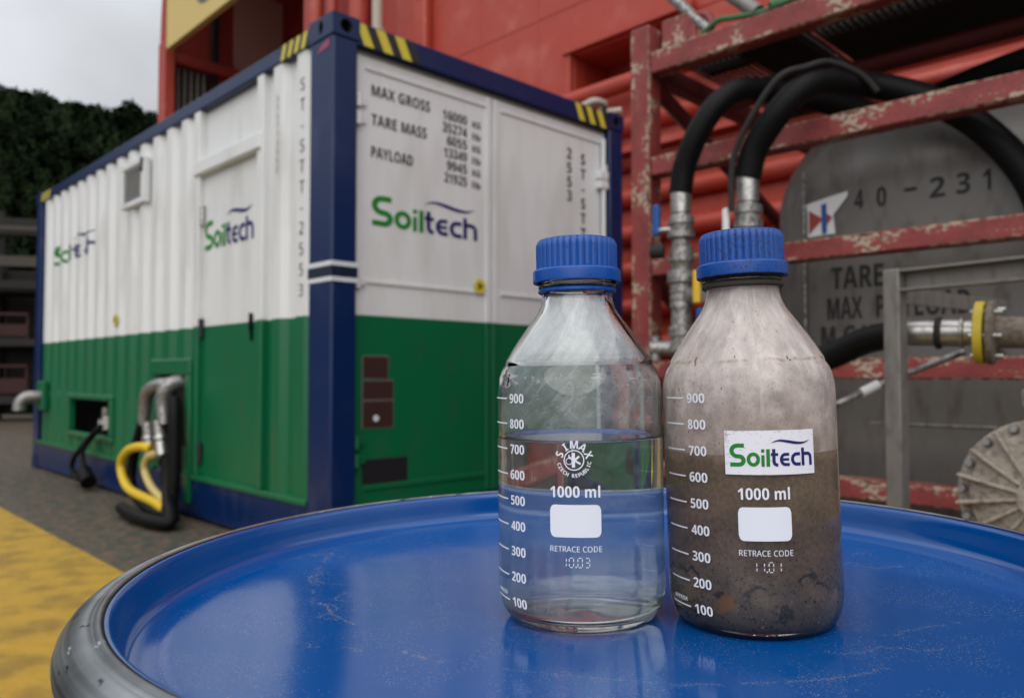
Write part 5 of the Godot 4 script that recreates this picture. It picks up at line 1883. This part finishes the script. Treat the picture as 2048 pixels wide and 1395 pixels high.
func frame_hoses() -> void:
	# two armoured hoses with valves, hung over the beams of the red frame
	var h := thing("transfer_hose", "black hose with steel valve stack nearest the flaking red post", "hose", FRAME_AT, TURN_F)
	piped("hose_run", [Vector3(-0.17, 1.72, 0.320), Vector3(-0.17, 1.80, 0.332), Vector3(-0.17, 1.854, 0.350), Vector3(-0.165, 1.95, 0.398), Vector3(-0.13, 2.05, 0.455), Vector3(-0.04, 2.125, 0.50), Vector3(0.10, 2.155, 0.545), Vector3(0.30, 2.13, 0.68), Vector3(0.50, 2.06, 0.9), Vector3(0.62, 2.0, 1.3)], 0.047, M.rubber, h, 18, 6)
	valve_stack(h, Vector3(-0.17, 1.745, 0.322), true)
	h = thing("transfer_hose", "black hose arching over the beam in front of the tank number", "hose", FRAME_AT, TURN_F)
	piped("hose_run", [Vector3(-0.17, 1.73, 0.615), Vector3(-0.17, 1.80, 0.632), Vector3(-0.17, 1.85, 0.655), Vector3(-0.165, 1.95, 0.735), Vector3(-0.12, 2.03, 0.80), Vector3(-0.02, 2.075, 0.845), Vector3(0.08, 2.085, 0.90), Vector3(0.17, 2.075, 0.98), Vector3(0.20, 2.0, 1.13), Vector3(0.20, 1.86, 1.30), Vector3(0.20, 1.66, 1.44), Vector3(0.19, 1.42, 1.52)], 0.050, M.rubber, h, 18, 6)
	piped("safety_cable", [Vector3(-0.24, 1.60, 0.585), Vector3(-0.23, 1.80, 0.59), Vector3(-0.225, 1.95, 0.67), Vector3(-0.20, 2.07, 0.76), Vector3(-0.11, 2.115, 0.82), Vector3(-0.02, 2.145, 0.87), Vector3(0.06, 2.10, 0.95), Vector3(0.09, 2.03, 1.0)], 0.012, M.rack_dark, h, 8, 5)
	valve_stack(h, Vector3(-0.17, 1.745, 0.615), false)
	h = thing("transfer_hose", "black hose lying over the tank behind the second beam", "hose", FRAME_AT, TURN_F)
	piped("hose_run", [Vector3(0.75, 2.14, 0.9), Vector3(0.62, 2.16, 1.2), Vector3(0.5, 2.15, 1.5), Vector3(0.4, 2.1, 1.9), Vector3(0.3, 2.1, 2.3)], 0.06, M.rubber, h, 16, 5)


func stack_piece(b: MB, at: Vector3, rows: Array) -> void:
	var p := []
	for q: Vector2 in rows:
		p.append(Vector2(q.x, -q.y))
	p.push_front(Vector2(0, p[0].y))
	p.push_back(Vector2(0, p[-1].y))
	p.reverse()
	b.lathe(p, 20, Transform3D(Basis(), at), 35.0)


func valve_stack(t: Node3D, at: Vector3, long: bool) -> void:
	# ferrule, union and valve bodies below a hose end; y downwards from the ferrule's top
	var b := MB.new()
	stack_piece(b, at, [Vector2(0.040, 0.0), Vector2(0.042, 0.01), Vector2(0.040, 0.105), Vector2(0.034, 0.11), Vector2(0.034, 0.125)])
	part("ferrule", b, M.steel, t)
	b = MB.new()
	stack_piece(b, at, [Vector2(0.046, 0.118), Vector2(0.052, 0.125), Vector2(0.053, 0.15), Vector2(0.046, 0.156), Vector2(0.045, 0.175), Vector2(0.054, 0.18), Vector2(0.054, 0.205), Vector2(0.044, 0.212)])
	part("union_nut", b, M.fitting, t)
	b = MB.new()
	stack_piece(b, at, [Vector2(0.036, 0.212), Vector2(0.036, 0.235), Vector2(0.048, 0.245), Vector2(0.050, 0.30), Vector2(0.040, 0.315), Vector2(0.040, 0.34)])
	part("valve_body", b, M.fitting, t)
	if not long:
		boxed("tag", at + Vector3(-0.07, -0.22, -0.07), at + Vector3(-0.055, -0.13, -0.045), M.tag_white, t, 0.004)
		boxed("handle", at + Vector3(-0.02, -0.32, -0.10), at + Vector3(0.0, -0.30, -0.04), M.handle_yellow, t)
		b = MB.new()
		stack_piece(b, at, [Vector2(0.052, 0.34), Vector2(0.052, 0.42), Vector2(0.042, 0.43), Vector2(0.042, 0.75)])
		part("lower_pipe", b, M.fitting, t)
		return
	b = MB.new()
	stack_piece(b, at, [Vector2(0.054, 0.34), Vector2(0.056, 0.35), Vector2(0.056, 0.385), Vector2(0.044, 0.395), Vector2(0.046, 0.41), Vector2(0.046, 0.43), Vector2(0.043, 0.435), Vector2(0.046, 0.44), Vector2(0.046, 0.46), Vector2(0.043, 0.465), Vector2(0.046, 0.47), Vector2(0.046, 0.49)])
	part("hose_coupling", b, M.fitting, t)
	b = MB.new()
	stack_piece(b, at, [Vector2(0.040, 0.49), Vector2(0.042, 0.56), Vector2(0.054, 0.57), Vector2(0.054, 0.60), Vector2(0.044, 0.605), Vector2(0.044, 0.63), Vector2(0.056, 0.635), Vector2(0.056, 0.665), Vector2(0.040, 0.67), Vector2(0.040, 0.72), Vector2(0.047, 0.725), Vector2(0.047, 0.75), Vector2(0.040, 0.755), Vector2(0.040, 0.98)])
	part("lower_pipe", b, M.fitting, t)
	boxed("lever_handle", at + Vector3(-0.055, -0.19, -0.105), at + Vector3(-0.03, -0.065, -0.075), M.handle_blue, t, 0.006)
	piped("lever_stem", [at + Vector3(-0.04, -0.17, -0.09), at + Vector3(-0.02, -0.17, -0.02)], 0.012, M.steel, t, 8)
	piped("pressure_gauge", [at + Vector3(-0.05, -0.26, -0.05), at + Vector3(-0.07, -0.26, -0.10)], 0.028, M.rack_dark, t, 12)
	piped("bleed_valve", [at + Vector3(-0.02, -0.65, -0.03), at + Vector3(-0.06, -0.65, -0.11)], 0.03, M.fitting, t, 12)
	piped("bleed_valve", [at + Vector3(-0.05, -0.60, -0.095), at + Vector3(-0.05, -0.70, -0.095)], 0.022, M.fitting, t, 10)
	piped("side_branch", [at + Vector3(-0.0, -0.45, 0.04), at + Vector3(-0.03, -0.44, 0.10)], 0.036, M.fitting, t, 12)
	boxed("branch_handle", at + Vector3(-0.06, -0.48, 0.085), at + Vector3(-0.04, -0.35, 0.115), M.handle_yellow, t, 0.006)
	boxed("branch_handle", at + Vector3(-0.06, -0.62, 0.10), at + Vector3(-0.035, -0.50, 0.135), M.handle_blue, t, 0.006)


# ---------- pump and stand ----------
func pump_stand() -> void:
	var s := thing("pipe_stand", "brushed square-tube steel stand in front of the red frame", "stand", Vector3(0.93, 0, -1.9))
	var m: Material = M.stand_steel
	var turn := Basis(Vector3.UP, 0.62)
	s.basis = turn      # x runs back along the side, z towards the camera along the front
	boxed("leg", Vector3(-0.02, 0, -0.02), Vector3(0.02, 1.243, 0.02), m, s, 0.003)
	boxed("leg", Vector3(0.62, 0, 0.13), Vector3(0.66, 1.20, 0.17), m, s, 0.003)
	boxed("leg", Vector3(-0.02, 0, 0.68), Vector3(0.02, 1.2, 0.72), m, s, 0.003)
	boxed("leg", Vector3(0.62, 0, 0.68), Vector3(0.66, 1.2, 0.72), m, s, 0.003)
	boxed("rail", Vector3(-0.018, 1.235, 0.021), Vector3(0.02, 1.241, 0.70), m, s, 0.001)
	boxed("rail", Vector3(0.012, 1.195, 0.021), Vector3(0.018, 1.235, 0.70), m, s, 0.001)
	boxed("rail", Vector3(-0.018, 1.189, 0.021), Vector3(0.02, 1.195, 0.70), m, s, 0.001)
	boxed("side_rail", Vector3(0.021, 1.165, -0.018), Vector3(0.64, 1.205, -0.012), m, s, 0.001)
	boxed("rear_rail", Vector3(0.62, 1.155, 0.171), Vector3(0.66, 1.195, 0.68), m, s, 0.003)
	# the pipe with its yellow banded flange, held in the stand
	var a := Vector3(0.985, 1.093, -1.96)
	var e := Vector3(1.129, 1.088, -1.85)
	var dir := (e - a).normalized()
	var p := thing("discharge_pipe", "polished steel pipe with yellow banded flange leading to the pump", "pipe", a)
	var xf := turned(Vector3.ZERO, dir)
	xf.basis.y *= 0.84
	var b := MB.new()
	b.lathe([Vector2(0, -0.01), Vector2(0.030, -0.01), Vector2(0.032, -0.005), Vector2(0.032, 0.075), Vector2(0.030, 0.08)], 24, xf)
	part("hose_tail", b, M.steel, p)
	b = MB.new()
	b.lathe([Vector2(0.036, 0.079), Vector2(0.040, 0.083), Vector2(0.040, 0.092), Vector2(0.036, 0.096)], 24, xf)
	part("clamp", b, M.rack_dark, p)
	b = MB.new()
	b.lathe([Vector2(0.030, 0.094), Vector2(0.034, 0.098), Vector2(0.034, 0.142), Vector2(0.038, 0.146), Vector2(0.038, 0.150), Vector2(0.031, 0.154), Vector2(0.031, 0.195)], 24, xf)
	part("sleeve", b, M.steel, p)
	b = MB.new()
	b.lathe([Vector2(0, 0.180), Vector2(0.070, 0.180), Vector2(0.074, 0.182), Vector2(0.074, 0.203), Vector2(0.070, 0.205), Vector2(0, 0.205)], 36, xf)
	part("banded_flange", b, M.band_yellow, p)
	b = MB.new()
	b.lathe([Vector2(0, 0.209), Vector2(0.072, 0.209), Vector2(0.076, 0.212), Vector2(0.076, 0.226), Vector2(0.070, 0.230), Vector2(0.042, 0.233), Vector2(0.037, 0.245), Vector2(0.036, 0.40), Vector2(0, 0.40)], 36, xf)
	part("cast_flange", b, M.valve_cast, p)
	for k in 6:
		var ang := k * TAU / 6 + 0.4
		var o := Vector3(cos(ang) * 0.059, 0, sin(ang) * 0.059)
		piped("bolt", [xf * (o + Vector3(0, 0.172, 0)), xf * (o + Vector3(0, 0.25, 0))], 0.0065, M.steel, p, 8)
	var h := thing("suction_hose", "thick black hose rising behind the sludge bottle to the steel pipe", "hose")
	piped("hose_run", [Vector3(0.66, 0.80, -2.45), Vector3(0.74, 0.94, -2.30), Vector3(0.82, 1.01, -2.20), Vector3(0.88, 1.045, -2.13), Vector3(0.93, 1.078, -2.06), Vector3(0.975, 1.092, -1.975)], 0.036, M.rubber, h, 16, 6)
	h = thing("whip_check", "thin grey safety cable slanting past the steel stand", "cable")
	piped("cable_run", [Vector3(0.80, 0.885, -2.12), Vector3(0.876, 0.914, -2.10), Vector3(0.98, 0.961, -2.10), Vector3(1.155, 1.048, -2.0)], 0.009, M.fitting, h, 8, 3)
	piped("ferrule", [Vector3(0.935, 0.941, -2.10), Vector3(0.98, 0.963, -2.10)], 0.013, M.tag_white, h, 10)
	# diaphragm pump
	var q := thing("diaphragm_pump", "beige cast diaphragm pump with radial ribs beside the drum", "pump", Vector3(0.962, 0.765, -1.43))
	q.scale = Vector3.ONE * 0.93
	var axis := Vector3(-0.70, 0.05, 0.71).normalized()
	var cf := turned(Vector3.ZERO, axis)
	b = MB.new()
	b.lathe([Vector2(0.0, -0.20), Vector2(0.12, -0.20), Vector2(0.150, -0.05), Vector2(0.154, -0.045), Vector2(0.154, -0.018), Vector2(0.150, -0.012), Vector2(0.132, -0.010), Vector2(0.125, 0.004), Vector2(0.08, 0.018), Vector2(0.04, 0.024), Vector2(0.038, 0.034), Vector2(0.034, 0.036), Vector2(0.0, 0.036)], 64, cf)
	part("cover", b, M.pump_cast, q)
	for k in 16:
		b = MB.new()
		b.box(Vector3(-0.0035, -0.014, 0.034), Vector3(0.0035, 0.030, 0.148), 0.002, cf * Transform3D(Basis(Vector3.UP, k * TAU / 16 + 0.1), Vector3.ZERO))
		part("rib", b, M.pump_cast, q)
		b = MB.new()
		b.lathe([Vector2(0.0095, -0.012), Vector2(0.0095, 0.002), Vector2(0.008, 0.004), Vector2(0, 0.004)], 6, cf * Transform3D(Basis(), Vector3(sin(k * TAU / 16 + 0.3), 0, cos(k * TAU / 16 + 0.3)) * 0.142))
		part("bolt", b, M.fitting, q)
	b = MB.new()
	b.lathe([Vector2(0, 0.14), Vector2(0.036, 0.14), Vector2(0.036, 0.175), Vector2(0.062, 0.178), Vector2(0.062, 0.192), Vector2(0.062, 0.196), Vector2(0.062, 0.210), Vector2(0.042, 0.214), Vector2(0.038, 0.225), Vector2(0.03, 0.25), Vector2(0.0, 0.262)], 30, Transform3D(Basis(), Vector3(0.05, 0, -0.02)))
	part("manifold", b, M.pump_cast, q)
	b = MB.new()
	b.box(Vector3(-0.12, -0.82, -0.12), Vector3(0.2, -0.15, 0.1), 0.01)
	part("pedestal", b, M.rack_dark, q)
